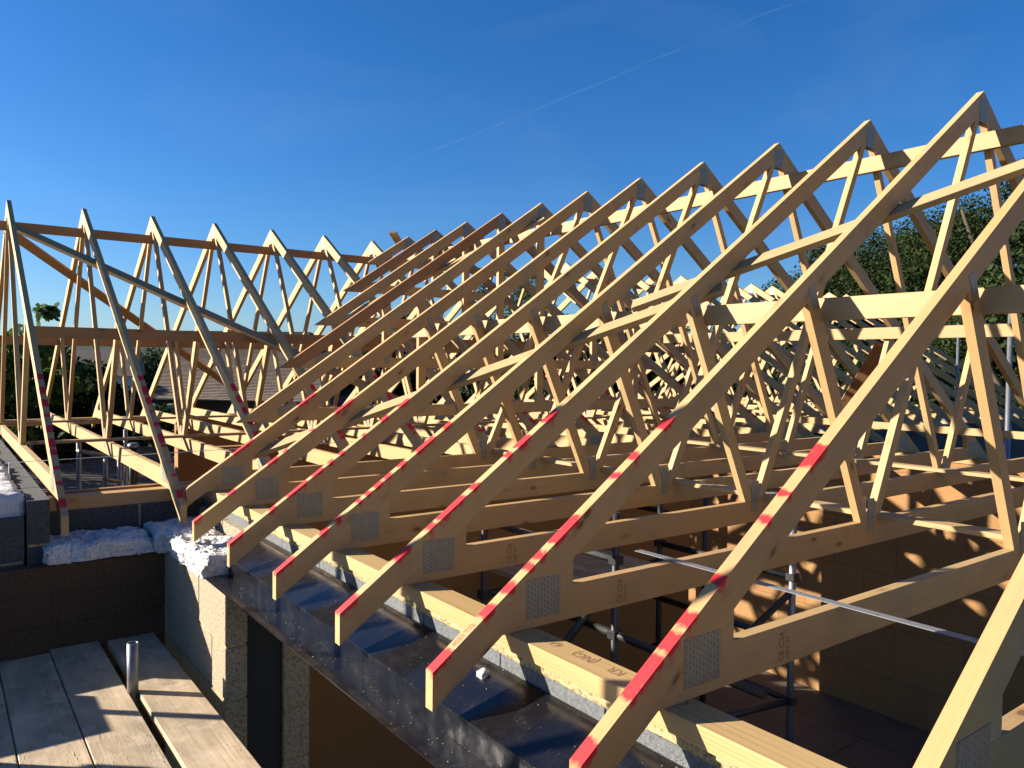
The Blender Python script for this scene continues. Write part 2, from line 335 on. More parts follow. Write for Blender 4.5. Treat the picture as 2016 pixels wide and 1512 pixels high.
# ------------------------------------------------------------------ mesh helpers
class MB:
    def __init__(s): s.v = []; s.f = []; s.g = []; s.p = []; s.mi = []; s.t = []
    def _add(s, vs, gs, fs, ps=None, mi=0):
        o = len(s.v); s.v += [tuple(a) for a in vs]; s.g += [tuple(a) for a in gs]
        s.p += ps if ps else [0.0]*len(vs)
        for f in fs: s.f.append([o+i for i in f]); s.mi.append(mi)
    def prism(s, poly, y0, y1, d=(1, 0), mi=0):
        """polygon in x-z, extruded along y; d = grain direction"""
        n = len(poly); l = math.hypot(*d); dx, dz = d[0]/l, d[1]/l; off = random.random()*5
        vs = [(x, y0, z) for x, z in poly] + [(x, y1, z) for x, z in poly]
        gs = [(x*dx+z*dz+off, -x*dz+z*dx+off*.37, y) for x, y, z in vs]
        a = sum(poly[i][0]*poly[(i+1) % n][1]-poly[(i+1) % n][0]*poly[i][1] for i in range(n))
        fr = list(range(n)); bk = list(range(2*n-1, n-1, -1))
        sd = [(i+n, (i+1) % n+n, (i+1) % n, i) for i in range(n)]
        if (a > 0) != (y1 > y0): fr = fr[::-1]; bk = bk[::-1]; sd = [q[::-1] for q in sd]
        s._add(vs, gs, [fr, bk]+sd, None, mi)
    def bar(s, p0, p1, w, h, up=(0, 0, 1), mi=0, cap=None):
        """rectangular member from p0 to p1: w across, h along 'up'"""
        p0, p1, up = Vector(p0), Vector(p1), Vector(up); d = (p1-p0); ln = d.length; d.normalize()
        sd = d.cross(up).normalized(); u = sd.cross(d).normalized(); off = random.random()*5
        vs, gs = [], []
        for t, c in ((0, p0), (ln, p1)):
            for a, b in ((-1, -1), (1, -1), (1, 1), (-1, 1)):
                vs.append(c+sd*(a*w/2)+u*(b*h/2)); gs.append((t+off, b*h/2+off*.37, a*w/2))
        s._add(vs, gs, [(3, 2, 1, 0), (4, 5, 6, 7), (0, 1, 5, 4), (1, 2, 6, 5), (2, 3, 7, 6), (3, 0, 4, 7)], None, mi)
    def box(s, a, b, mi=0, ax=0):
        (x0, y0, z0), (x1, y1, z1) = a, b; off = random.random()*5
        vs = [(x, y, z) for z in (z0, z1) for x, y in ((x0, y0), (x1, y0), (x1, y1), (x0, y1))]
        def gg(p):
            q = (p[0], p[2], p[1]) if ax == 0 else ((p[1], p[2], p[0]) if ax == 1 else (p[2], p[0], p[1]))
            return (q[0]+off, q[1]+off*.37, q[2])
        s._add(vs, [gg(p) for p in vs], [(3, 2, 1, 0), (4, 5, 6, 7), (0, 1, 5, 4), (1, 2, 6, 5), (2, 3, 7, 6), (3, 0, 4, 7)], None, mi)
    def tube(s, p0, p1, r, n=14, r1=None, hollow=0.0, mi=0):
        p0, p1 = Vector(p0), Vector(p1); d = (p1-p0).normalized(); r1 = r if r1 is None else r1
        a = d.orthogonal().normalized(); b = d.cross(a)
        rings = [(p0, r), (p1, r1)]
        if hollow: rings += [(p1, r1-hollow), (p1-d*0.25, r1-hollow)]
        vs = [c+(a*math.cos(2*math.pi*i/n)+b*math.sin(2*math.pi*i/n))*q for c, q in rings for i in range(n)]
        fs = [(k*n+i, k*n+(i+1) % n, (k+1)*n+(i+1) % n, (k+1)*n+i) for k in range(len(rings)-1) for i in range(n)]
        if not hollow: fs += [list(range(n))[::-1], [n+i for i in range(n)]]
        else: fs += [list(range(n))[::-1]]
        s._add(vs, [(0, 0, 0)]*len(vs), fs, None, mi)
    def build(s, name, m, parent=None, smooth=False, bevel=0.0):
        me = bpy.data.meshes.new(name); me.from_pydata(s.v, [], s.f); me.update()
        a = me.attributes.new('gc', 'FLOAT_VECTOR', 'POINT'); a.data.foreach_set('vector', [c for g in s.g for c in g])
        if any(s.p):
            a = me.attributes.new('paint', 'FLOAT', 'POINT'); a.data.foreach_set('value', s.p)
        for x in (m if isinstance(m, (list, tuple)) else [m]): me.materials.append(x)
        if any(s.mi): me.polygons.foreach_set('material_index', s.mi)
        if smooth: me.polygons.foreach_set('use_smooth', [len(f) <= 4 for f in s.f])
        o = bpy.data.objects.new(name, me); COL.objects.link(o)
        if parent: o.parent = parent
        if bevel:
            b = o.modifiers.new('bevel', 'BEVEL'); b.width = bevel; b.segments = 1; b.limit_method = 'ANGLE'
        return o
def tag(o, label=None, cat=None, group=None, kind=None):
    if label: o['label'] = label
    if cat: o['category'] = cat
    if group: o['group'] = group
    if kind: o['kind'] = kind
    return o
def empty(name, loc=(0, 0, 0), rz=0):
    o = bpy.data.objects.new(name, None); COL.objects.link(o); o.location = loc; o.rotation_euler = (0, 0, rz)
    o.empty_display_size = 0.1; return o
def copy_tree(o, parent=None):
    c = o.copy(); COL.objects.link(c); c.parent = parent
    for ch in [q for q in bpy.data.objects if q.parent == o]: copy_tree(ch, c)
    return c
ORD = ['first', 'second', 'third', 'fourth', 'fifth', 'sixth', 'seventh', 'eighth', 'ninth', 'tenth', 'eleventh', 'twelfth',
       'thirteenth', 'fourteenth', 'fifteenth', 'sixteenth', 'seventeenth', 'eighteenth', 'nineteenth', 'twentieth',
       'twenty-first', 'twenty-second', 'twenty-third', 'twenty-fourth']
def text(body, size, mtl, parent, mw, name='printed_stamp', squash=1.0):
    cu = bpy.data.curves.new('txt', 'FONT'); cu.body = body; cu.size = size; cu.align_x = 'LEFT'; cu.align_y = 'CENTER'; cu.resolution_u = 2
    cu.offset = 0.0006
    t = bpy.data.objects.new('txt', cu); COL.objects.link(t)
    bpy.context.view_layer.update()
    me = bpy.data.meshes.new_from_object(t.evaluated_get(bpy.context.evaluated_depsgraph_get()))
    bpy.data.objects.remove(t); me.name = name; me.materials.clear(); me.materials.append(mtl)
    o = bpy.data.objects.new(name, me); COL.objects.link(o)
    if parent: o.parent = parent
    o.matrix_local = mw @ Matrix.Diagonal((squash, 1, 1, 1))
    return o
def frame(o, x, y, z):
    """matrix from origin and three axes"""
    x, y, z = Vector(x).normalized(), Vector(y).normalized(), Vector(z).normalized(); m = Matrix.Identity(4)
    for i in range(3): m[i][0] = x[i]; m[i][1] = y[i]; m[i][2] = z[i]; m[i][3] = o[i]
    return m

# ------------------------------------------------------------------ roof geometry
TH = 0.036                                            # timber thickness
ZC, ZB, ZA, ZT = -0.679, -0.785, 1.416, -0.8405       # chord top / bottom, apex, rafter tip
XA, XT = 4.322, 1.0777                                # main roof: ridge and eaves line in X
YL, YT = 8.3606, 4.7237                               # long wing: ridge and eaves line in Y
Y0, X0 = 1.1945, 0.539                                # first truss of each row
DV = 0.106                                            # plumb depth of a rafter
def rafter(pts_tan, s0, s1, mir, zt, tn, paint=None, pitch_from=0.0, spill=True):
    """one rafter in truss coordinates (s from eaves tip at 0, z), length s0..s1, cut plumb at both ends"""
    mb = MB(); off = random.random()*5; c = 1/math.hypot(1, tn)
    if paint:
        ss = list(np.arange(s0, min(s1, s0+1.35), 0.008)) + [s1]
    else: ss = [s0, s1]
    prof = [(0, 0), (0, .5), (0, 1), (.22, 1), (1, 1), (1, 0), (.22, 0)] if paint else [(0, 0), (0, 1), (1, 1), (1, 0)]
    vs, gs, ps = [], [], []
    for s in ss:
        pv = 0.0
        if paint:
            for a, b in paint:
                e = 0.010
                pv = max(pv, min(1, max(0, (s-(a-e))/(2*e)))*min(1, max(0, ((b+e)-s)/(2*e))))
        for dd, nn in prof:
            z = zt + tn*s - DV*dd; x = s
            vs.append((x, nn*TH, z)); gs.append((s/c+off, -DV*dd*c+off*.37, nn*TH))
            q = pv if dd == 0 else (pv*0.30 if (dd < 1 and spill) else 0)
            ps.append(q)
    n = len(prof); fs = []
    for k in range(len(ss)-1):
        for i in range(n):
            j = (i+1) % n; fs.append((k*n+i, k*n+j, (k+1)*n+j, (k+1)*n+i))
    fs.append(list(range(n))[::-1]); fs.append([(len(ss)-1)*n+i for i in range(n)])
    mb._add(vs, gs, fs, ps if paint else None)
    return mb
def web_poly(a, b, w):
    dx, dz = b[0]-a[0], b[1]-a[1]; l = math.hypot(dx, dz); nx, nz = -dz/l*w/2, dx/l*w/2
    return [(a[0]-nx, a[1]-nz), (b[0]-nx, b[1]-nz), (b[0]+nx, b[1]+nz), (a[0]+nx, a[1]+nz)], (dx, dz)
def plate_mb(cx, cz, w, h, ang=0.0):
    mb = MB(); ca, sa = math.cos(ang), math.sin(ang)
    for y0, y1 in ((-0.0015, -0.0002), (TH+0.0002, TH+0.0015)):
        pl = [(cx+x*ca-z*sa, cz+x*sa+z*ca) for x, z in ((-w/2, -h/2), (w/2, -h/2), (w/2, h/2), (-w/2, h/2))]
        n0 = len(mb.v); mb.prism(pl, y0, y1, (ca, sa))
        for i in range(n0, len(mb.v)):
            x, _, z = mb.v[i]; mb.g[i] = ((x-cx)*ca+(z-cz)*sa+w/2, -(x-cx)*sa+(z-cz)*ca+h/2, 0)
    return mb
def fink(name, H, tn, paint=None, s0=0.0, node=None, bevel=0.0, mr=None, spill=True):
    """fink truss, eaves tip at s=0, ridge at s=H; local x = s, local y = thickness"""
    t = empty(name); rm = mr or M['spruce']
    def mirror(mb):
        m2 = MB(); m2.v = [(2*H-x, y, z) for x, y, z in mb.v]; m2.g = list(mb.g); m2.p = list(mb.p); m2.mi = list(mb.mi); m2.f = [f[::-1] for f in mb.f]; return m2
    rafter(0, s0, H, 0, ZT, tn, paint, spill=spill).build('rafter', M['painted'] if paint else rm, t)
    mirror(rafter(0, 0, H, 0, ZT, tn)).build('rafter', rm, t, bevel=bevel)
    sb = (ZB-ZT+DV)/tn; st = (ZC-ZT+DV)/tn                       # where the chord meets the rafter's lower edge
    c = MB(); c.prism([(sb, ZB), (2*H-sb, ZB), (2*H-st, ZC), (st, ZC)], 0, TH, (1, 0)); c.build('bottom_chord', M['spruce'], t, bevel=bevel)
    w = 0.50; zw = ZT+tn*w-DV
    wd = MB(); wd.prism([(st, ZC), (w, ZC), (w, zw)], 0.0008, TH-0.0008, (1, tn)); wd.build('heel_wedge', M['spruce'], t); mirror(wd).build('heel_wedge', M['spruce'], t)
    nx = node if node else H*0.69; mx_ = H*0.541; mz = ZT+tn*mx_-DV
    for side in (0, 1):
        f = mirror if side else (lambda q: q)
        # lower web: from mid rafter to chord node ; upper web: node to ridge
        a, b = (mx_, mz+0.012), (nx-0.045, ZC)
        pl, d = web_poly(a, b, 0.068)
        pl[0] = (pl[0][0], ZT+tn*pl[0][0]-DV); pl[3] = (pl[3][0], ZT+tn*pl[3][0]-DV)
        pl[1] = (pl[1][0], ZC); pl[2] = (pl[2][0], ZC+0.0)
        q = MB(); q.prism(pl, 0.0005, TH-0.0005, d); f(q).build('web', M['spruce'], t, bevel=bevel)
        a, b = (nx+0.045, ZC), (H-0.055, ZA-DV-0.055)
        pl, d = web_poly(a, b, 0.066)
        pl[0] = (pl[0][0], ZC); pl[3] = (pl[3][0], ZC)
        for i in (1, 2): pl[i] = (min(pl[i][0], H), ZT+tn*min(pl[i][0], H)-DV)
        q = MB(); q.prism(pl, 0.0005, TH-0.0005, d); f(q).build('web', M['spruce'], t, bevel=bevel)
        f(plate_mb(0.383, -0.698, 0.13, 0.118)).build('nail_plate', M['nail'], t)
        f(plate_mb(nx, -0.655, 0.055, 0.152)).build('nail_plate', M['nail'], t)
        f(plate_mb(mx_+0.008, mz+0.0, 0.044, 0.098, 0.42)).build('nail_plate', M['nail'], t)
    plate_mb(H, 1.315, 0.082, 0.118).build('nail_plate', M['nail'], t)
    return t

TNM = (ZA-ZT)/(XA-XT); TNW = (ZA-ZT)/(YL-YT)
HM, HW = XA-XT, YL-YT
PAINT = {
 -1: [(.10, .165)],
 0: [(0, .052), (.145, .251), (.262, .31), (.325, .367), (.439, .472), (.63, .651), (.714, .736), (.813, .897)],
 1: [(0, .066), (.168, .209), (.247, .285), (.326, .352), (.364, .396), (.426, .529), (.675, .704), (.759, .794), (.894, .947)],
 2: [(0, .07), (.209, .274), (.341, .371), (.385, .501), (.527, .562), (.685, .714), (.736, .803), (.871, .939)],
 3: [(0, .078), (.185, .222), (.255, .282), (.351, .374), (.39, .416), (.433, .469), (.481, .515), (.547, .584), (.634, .73), (.775, .815)],
 4: [(0, .07), (.186, .222), (.271, .372), (.398, .455), (.481, .508), (.54, .566), (.663, .682), (.767, .811), (.87, .929)],
 5: [(0, .046), (.175, .22), (.39, .447), (.476, .502), (.634, .654), (.777, .894)],
 6: [(.385, .505), (.793, .912)]}
LABM = {-1: 'nearest roof truss, its rafter and heel plate cut by the lower right corner',
 0: 'second nearest roof truss, long red dashes on the tail reaching the bottom edge',
 1: 'roof truss with 4050 T02 stamped on its red-tipped tail beside the window lintel',
 2: 'fourth red-tipped roof truss counting away from the lower right corner',
 3: 'red-tipped roof truss over the steel lintel, fifth from the lower right corner',
 4: 'sixth red-tipped roof truss, its tail over the left end of the steel lintel',
 5: 'last red-tipped full roof truss, its tail above the white insulation wool',
 6: 'full roof truss with clean unpainted tail, tight against the wing roof corner'}
SHORT = 0.112
for k in range(-1, 7):
    t = fink('roof_truss', HM, TNM, PAINT[k], s0=SHORT if k == 6 else 0.0, node=3.312-XT, bevel=0.0015 if k < 3 else 0)
    t.location = (XT, Y0+0.6*k, 0)
    tag(t, LABM[k], 'roof truss', 'full trusses of the near roof')
    if k >= -1 and k < 4:      # grade stamp printed on the chord face
        sx = 0.70
        text('CE C24', 0.030, M['faint_ink'], t, frame((sx, -0.0006, ZB+0.012), (0, 0, 1), (-1, 0, 0), (0, -1, 0)), squash=0.8)
        text('DRY 01', 0.020, M['faint_ink'], t, frame((sx+0.027, -0.0006, ZB+0.014), (0, 0, 1), (-1, 0, 0), (0, -1, 0)), squash=0.9)
    if k == 1:
        d = Vector((1, 0, TNM)).normalized(); nn = Vector((-TNM, 0, 1)).normalized()
        text('4050 T02', 0.026, M['faint_ink'], t, frame(Vector((0.075, TH/2, ZT+TNM*0.075))+nn*0.0006, d, (0, 1, 0), nn), squash=0.85)
    if k == 0:
        a = Vector((HM*0.541, 0, 0.0)); b = Vector((3.312-XT-0.045, 0, 0)); mz = ZT+TNM*HM*0.541-DV
        A = Vector((HM*0.541, 0, mz+0.012)); B = Vector((3.312-XT-0.045, 0, ZC)); d = (A-B).normalized(); nn = Vector((-d.z, 0, d.x))
        if nn.x > 0: nn = -nn
        P = A-d*0.275+nn*0.0348; P.y = TH/2
        text('C039766  1072 T', 0.027, M['ink'], t, frame(P, d, Vector((0, 1, 0)), nn), squash=0.92)

# valley frames that step up the wing roof
def wing_top(y): return ZT+TNW*(y-YT)
LABV = ['largest valley frame, its pointed heel lying low on the wing roof', 'second valley frame up from the largest one',
        'middle valley frame of the five small pointed ones', 'fourth valley frame, the second smallest of the five',
        'smallest valley frame, just below where the two ridges meet']
TIPS = [1.669, 2.191, 2.723, 3.263, 3.799]; TZ = [-0.432, -0.056, 0.318, 0.694, 1.066]
for i in range(5):
    y = Y0+0.6*(7+i); xt, zt = TIPS[i], TZ[i]
    t = empty('valley_frame', (0, y, 0)); H = XA-xt
    mtl = M['brown'] if i in (1, 3) else M['spruce']
    for sgn in (1, -1):
        def mx2(pl): return pl if sgn == 1 else [(2*XA-x, z) for x, z in pl]
        e = DV/TNM
        q = MB(); q.prism(mx2([(xt, zt), (XA, ZA), (XA, ZA-DV), (xt+e, zt)]), 0, TH, (1, sgn*TNM)); q.build('rafter', mtl, t)
        if H > 0.8: plate_mb(XA+sgn*(-H+0.36), zt+0.075, 0.15, 0.085, sgn*0.35).build('nail_plate', M['nail'], t)
        else: plate_mb(XA+sgn*(-H+0.28), zt+0.06, 0.10, 0.06, sgn*0.35).build('nail_plate', M['nail'], t)
        # vertical struts
        x = 1.2
        while x < H-0.5:
            zt2 = ZA-TNM*x-DV
            q = MB(); q.prism([(XA-sgn*x-0.034, zt+0.09), (XA-sgn*x+0.034, zt+0.09), (XA-sgn*x+0.034, ZA-TNM*(x-sgn*0.034)-DV), (XA-sgn*x-0.034, ZA-TNM*(x+sgn*0.034)-DV)], 0.0005, TH-0.0005, (0, 1))
            q.build('strut', M['spruce'], t); plate_mb(XA-sgn*x, zt+0.10, 0.05, 0.12).build('nail_plate', M['nail'], t); x += 1.2
    q = MB(); e = DV/TNM
    q.prism([(xt+e+0.002, zt+0.0), (2*XA-xt-e-0.002, zt+0.0), (2*XA-xt-e-0.09/TNM, zt+0.09), (xt+e+0.09/TNM, zt+0.09)], 0.0004, TH-0.0004, (1, 0)); q.build('bottom_chord', M['spruce'], t)
    if H > 0.9:
        q = MB(); q.prism([(XA-0.034, zt+0.09), (XA+0.034, zt+0.09), (XA+0.034, ZA-DV), (XA-0.034, ZA-DV)], 0.0005, TH-0.0005, (0, 1)); q.build('strut', M['spruce'], t)
    plate_mb(XA, ZA-0.10, 0.09, 0.12).build('nail_plate', M['nail'], t)
    tag(t, LABV[i], 'roof truss', 'valley frames stepping up the wing roof')

# long wing: trusses stand across Y, repeated along X
WP = [(.06, .125), (.22, .25), (.335, .365), (.455, .50), (.51, .59), (.64, .70), (.775, .81), (.87, .94), (.985, 1.06), (1.13, 1.19)]
WV = [WP, [(a+random.uniform(-.02, .02), b+random.uniform(-.02, .02)) for a, b in WP], [(a+random.uniform(-.03, .02), b+random.uniform(-.02, .02)) for a, b in WP[:-1]]]
protos = [fink('roof_truss', HW, TNW, WV[i], node=7.20-YT, spill=False) for i in range(3)]
protos.append(None)
for j in range(24):
    if j == 12: protos[3] = fink('roof_truss', HW, TNW, None, node=7.20-YT)
    t = protos[j] if j < 3 else (protos[3] if j == 12 else copy_tree(protos[j % 3] if j < 12 else protos[3]))
    t.location = (X0+0.6*j, YT, 0); t.rotation_euler = (0, 0, R(90)); t.scale = (1, -1, 1)
    if j == 0: lab = 'leftmost wing roof truss, over the end wall, red bands on its tail'
    elif j == 1: lab = 'second wing roof truss from the left, its tail in the wall corner'
    elif j < 7: lab = '%s wing roof truss from the left, apex clear against the sky' % ORD[j]
    elif j < 12: lab = '%s wing roof truss from the left, seen beneath the valley frames' % ORD[j]
    elif j < 23: lab = '%s wing roof truss from the left, far off behind the near roof' % ORD[j]
    else: lab = 'last wing roof truss on the right, farthest from the left end wall'
    tag(t, lab, 'roof truss', 'trusses of the long wing roof')

# ------------------------------------------------------------------ binders and braces
def member(name, p0, p1, w, h, label, cat, mt='binder', up=(0, 0, 1), group=None):
    mb = MB(); mb.bar(p0, p1, w, h, up); o = mb.build(name, M[mt] if isinstance(mt, str) else mt, bevel=0.0015)
    return tag(o, label, cat, group)
G1 = 'long binders of the near roof'
member('ridge_binder', (4.383, 0.45, 1.172), (4.383, 7.95, 1.172), TH, 0.088, 'long ridge binder under the apexes of the near roof', 'timber binder', group=G1)
member('mid_binder', (2.928, 0.45, 0.232), (2.928, 5.25, 0.232), TH, 0.092, 'long binder at mid height on the camera side of the near roof', 'timber binder', group=G1)
member('mid_binder', (5.722, 0.6, 0.252), (5.722, 5.25, 0.252), TH, 0.086, 'long sunlit binder at mid height on the far side of the near roof', 'timber binder', group=G1)
member('eaves_binder', (6.87, 0.6, -0.528), (6.87, 4.78, -0.528), 0.025, 0.06, 'thin binder low along the far eaves of the near roof', 'timber binder', group=G1)
member('ceiling_binder', (3.42, 0.45, ZC+0.0125), (3.42, 4.9, ZC+0.0125), 0.092, 0.022, 'flat binder on the chords beside the first row of web joints', 'timber binder', group=G1)
member('ceiling_binder', (5.26, 0.45, ZC+0.0125), (5.26, 4.9, ZC+0.0125), 0.092, 0.022, 'flat binder on the chords beside the second row of web joints', 'timber binder', group=G1)
M['wingbinder'] = wood('brownish_binder_timber', (0.33, 0.21, 0.105), (0.28, 0.165, 0.075), ring=0.3)
G2 = 'long binders of the wing roof'
member('ridge_binder', (0.25, 8.355, 1.182), (14.4, 8.355, 1.182), TH, 0.082, 'long ridge binder joining the wing trusses below their apexes', 'timber binder', 'wingbinder', group=G2)
member('mid_binder', (0.575, 6.665, 0.19), (9.0, 6.665, 0.19), TH, 0.086, 'nearer mid height binder across the wing trusses', 'timber binder', 'wingbinder', group=G2)
member('mid_binder', (0.3, 10.06, 0.19), (9.0, 10.06, 0.19), TH, 0.095, 'farther mid height binder across the wing trusses', 'timber binder', 'wingbinder', group=G2)
member('ceiling_binder', (0.575, 7.12, ZC+0.0125), (9.0, 7.12, ZC+0.0125), 0.07, 0.022, 'flat binder on the wing chords at the nearer web joints', 'timber binder', group=G2)
member('ceiling_binder', (0.3, 9.42, ZC+0.0125), (9.0, 9.42, ZC+0.0125), 0.07, 0.022, 'flat binder on the wing chords at the farther web joints', 'timber binder', group=G2)
def under(x, off): return ZT+TNM*(x-XT)-DV-off
nM = (-TNM, 0, 1); nW = (0, -TNW, 1)
G3 = 'diagonal braces nailed under the rafters'
member('diagonal_brace', (1.60, 4.93, under(1.60, .022)), (2.99, 2.36, under(2.99, .022)), 0.098, 0.030, 'diagonal brace under the rafters, lower one rising from the corner', 'timber brace', up=nM, group=G3)
member('diagonal_brace', (2.90, 2.86, under(2.90, .022)), (4.10, 0.60, under(4.10, .022)), 0.098, 0.030, 'diagonal brace under the rafters, upper one running out of the right edge', 'timber brace', up=nM, group=G3)
member('diagonal_brace', (3.12, 6.66, under(3.12, .022)), (4.28, 5.30, under(4.28, .022)), 0.098, 0.030, 'short diagonal brace under the valley frame rafters near the ridge', 'timber brace', up=nM, group=G3)
member('diagonal_brace', (7.05, 4.25, ZA-TNM*(7.05-XA)-DV-.02), (5.93, 3.15, ZA-TNM*(5.93-XA)-DV-.02), 0.098, 0.03, 'diagonal brace under the far slope of the near roof', 'timber brace', 'brown', up=(TNM, 0, 1), group=G3)
def wu(y, off): return wing_top(y)-DV-off
member('diagonal_brace', (0.555, 8.15, wu(8.15, .018)), (3.25, 5.62, wu(5.62, .018)), 0.09, 0.03, 'grey diagonal brace falling right under the near slope of the wing', 'timber brace', up=nW, group=G3)
member('diagonal_brace', (0.56, 8.56, ZA-TNW*(8.56-YL)-DV-.02), (3.4, 11.1, ZA-TNW*(11.1-YL)-DV-.02), 0.09, 0.03, 'brown diagonal brace under the far slope of the wing', 'timber brace', 'wingbinder', up=(0, TNW, 1), group=G3)
member('offcut', (4.20, 7.95, 1.47), (4.52, 8.30, 1.36), 0.09, 0.025, 'loose grey offcut of timber lying over the meeting point of the ridges', 'timber offcut', 'board')
# perforated strap and string line
st = MB(); st.bar((2.05, 1.98, ZC+0.0035), (2.078, 0.35, ZC+0.0035), 0.032, 0.002)
for i in range(19):
    y = 0.45+i*0.08
    st.tube((2.078-(y-0.35)*0.0172+(0.006 if i % 2 else -0.006), y, ZC+0.0046), (2.078-(y-0.35)*0.0172+(0.006 if i % 2 else -0.006), y, ZC+0.0049), 0.0022, 8, mi=1)
tag(st.build('restraint_strap', [M['strap'], M['ink']]), 'galvanised perforated strap lying across the bottom chords', 'metal strap')
sl = MB(); sl.tube((0.343, 5.27, -0.60), (2.6, 5.37, -0.60), 0.0022, 6); sl.tube((0.343, 5.27, -0.60), (0.343, 5.27, -0.665), 0.0022, 6)
tag(sl.build('string_line', M['white']), 'thin pale string line stretched over the wing chords', 'string line')

# ------------------------------------------------------------------ masonry
def blockwork(mb, a, b, axis, ch=0.245, bl=0.49, j=0.014, skip=0.0, top=None, rec=0.005, mb_i=0, mo_i=1):
    """blocks laid in courses inside the box a..b (axis 'x' or 'y' = running direction), mortar core set back"""
    (x0, y0, z0), (x1, y1, z1) = a, b
    mb.box((x0+rec, y0+rec, z0), (x1-rec, y1-rec, z1-0.004), mi=mo_i)
    z = z1; row = 0
    while z > z0+0.02:
        zb = max(z-ch+j, z0); u0, u1 = (x0, x1) if axis == 'x' else (y0, y1)
        u = u0-(bl*0.5 if row % 2 else 0)
        while u < u1-0.02:
            a0, a1 = max(u, u0), min(u+bl-j, u1)
            if a1-a0 > 0.03:
                e = random.uniform(0, 0.002)
                if axis == 'x': mb.box((a0, y0+e, zb), (a1, y1-e, z), mi=mb_i)
                else: mb.box((x0+e, a0, zb), (x1-e, a1, z), mi=mb_i)
            u += bl
        z -= ch; row += 1
# outer leaf pier beside the opening
mb = MB(); blockwork(mb, (1.04, 3.53, -3.3), (1.14, 4.76, -1.052), 'y', bl=0.44)
t = tag(mb.build('block_pier', [M['block'], M['mortar']], bevel=0.002), 'rough grey concrete block pier left of the dark opening, partly sunlit', 'block wall')
# inner leaf with jamb (opening towards the camera)
mb = MB(); blockwork(mb, (1.31, 3.53, -3.3), (1.435, 5.0, -0.91), 'y')
tag(mb.build('inner_wall', [M['block'], M['mortar']]), 'inner block wall behind the pier with a squared jamb', 'block wall')
mb = MB(); mb.box((1.145, 3.555, -3.3), (1.305, 3.575, -1.06)); tag(mb.build('cavity_closer', M['dpc']), 'black strip closing the wall cavity beside the pier', 'cavity closer')
# front outer leaf in the corner, brown and shaded
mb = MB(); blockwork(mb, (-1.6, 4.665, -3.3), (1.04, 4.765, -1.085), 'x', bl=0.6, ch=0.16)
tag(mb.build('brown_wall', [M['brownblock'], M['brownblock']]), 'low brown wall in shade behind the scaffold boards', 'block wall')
# wing front inner leaf, dark
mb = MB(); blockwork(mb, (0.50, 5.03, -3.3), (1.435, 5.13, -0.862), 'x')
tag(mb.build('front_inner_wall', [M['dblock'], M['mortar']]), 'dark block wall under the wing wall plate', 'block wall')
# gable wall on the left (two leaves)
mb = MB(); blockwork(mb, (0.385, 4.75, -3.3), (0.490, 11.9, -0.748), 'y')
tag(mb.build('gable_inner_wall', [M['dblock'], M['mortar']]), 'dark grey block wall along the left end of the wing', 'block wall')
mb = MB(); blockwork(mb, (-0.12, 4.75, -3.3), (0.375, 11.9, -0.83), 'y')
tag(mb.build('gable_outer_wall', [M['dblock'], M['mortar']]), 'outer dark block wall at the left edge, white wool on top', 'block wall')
# grey board, mortar bed, wall plate over the opening
mb = MB()
y = 5.0
while y > -0.9:
    mb.box((1.343+random.uniform(0, .003), y-0.445, -0.912), (1.433, y, -0.862)); y -= 0.45
tag(mb.build('close_board', M['greyboard'], bevel=0.001), 'row of slim grey blocks between lintel and mortar bed', 'block course')
bm_ = MB(); n = 260
rows = []
for i in range(n+1):
    y = 5.0-5.9*i/n
    for zz, b_ in ((-0.8625, 0.0), (-0.855, 1.0), (-0.846, 1.0), (-0.8355, 0.3)):
        d = (mnoise.noise(Vector((y*38, zz*130, 1.3)))*0.010+mnoise.noise(Vector((y*9, zz*60, 7)))*0.006)*b_
        bm_.v.append((1.345+d, y, zz)); bm_.g.append((0, 0, 0)); bm_.p.append(0.0)
for i in range(n):
    for k in range(3):
        a = i*4+k; bm_.f.append([a, a+1, a+5, a+4]); bm_.mi.append(0)
mo = bm_.build('mortar_bed', M['mortar'], smooth=True); mo.modifiers.new('s', 'SOLIDIFY').thickness = 0.085; mo.modifiers['s'].offset = 1
tag(mo, 'crumbly sandy mortar bed squeezed out under the wall plate', 'mortar bed')
def plate(y0, y1, lab):
    mb = MB(); mb.box((1.333, y0, -0.835), (1.433, y1, -0.7855), ax=1)
    return tag(mb.build('wall_plate', M['plate'], bevel=0.002), lab, 'wall plate', 'wall plates under the near trusses')
wp = plate(-0.8, 4.95, 'long pale timber wall plate bedded on mortar above the black lintel')
for tx, yy in (('CE 83', 1.18), ('KR', 1.39), ('(NG)', 1.49), ('4AN', 1.63)): text(tx, 0.046, M['faint_ink'], wp, frame((1.395, yy, -0.7849), (0, 1, 0), (-1, 0, 0), (0, 0, 1)), squash=0.9)
mb = MB(); mb.box((7.211, -0.8, -0.835), (7.311, 4.95, -0.7855), ax=1); tag(mb.build('wall_plate', M['plate']), 'wall plate under the far ends of the near trusses', 'wall plate', 'wall plates under the near trusses')
mb = MB(); mb.box((0.50, 5.03, -0.862), (1.325, 5.13, -0.7855), ax=0); tag(mb.build('wing_wall_plate', M['plate'], bevel=0.002), 'short wall plate in the corner below the two leftmost wing trusses', 'wall plate')
mb = MB(); mb.box((0.50, 5.33, -0.87), (3.0, 5.375, -0.80), ax=0); tag(mb.build('trimmer', M['brown']), 'second timber just inside the corner wall plate', 'timber trimmer')
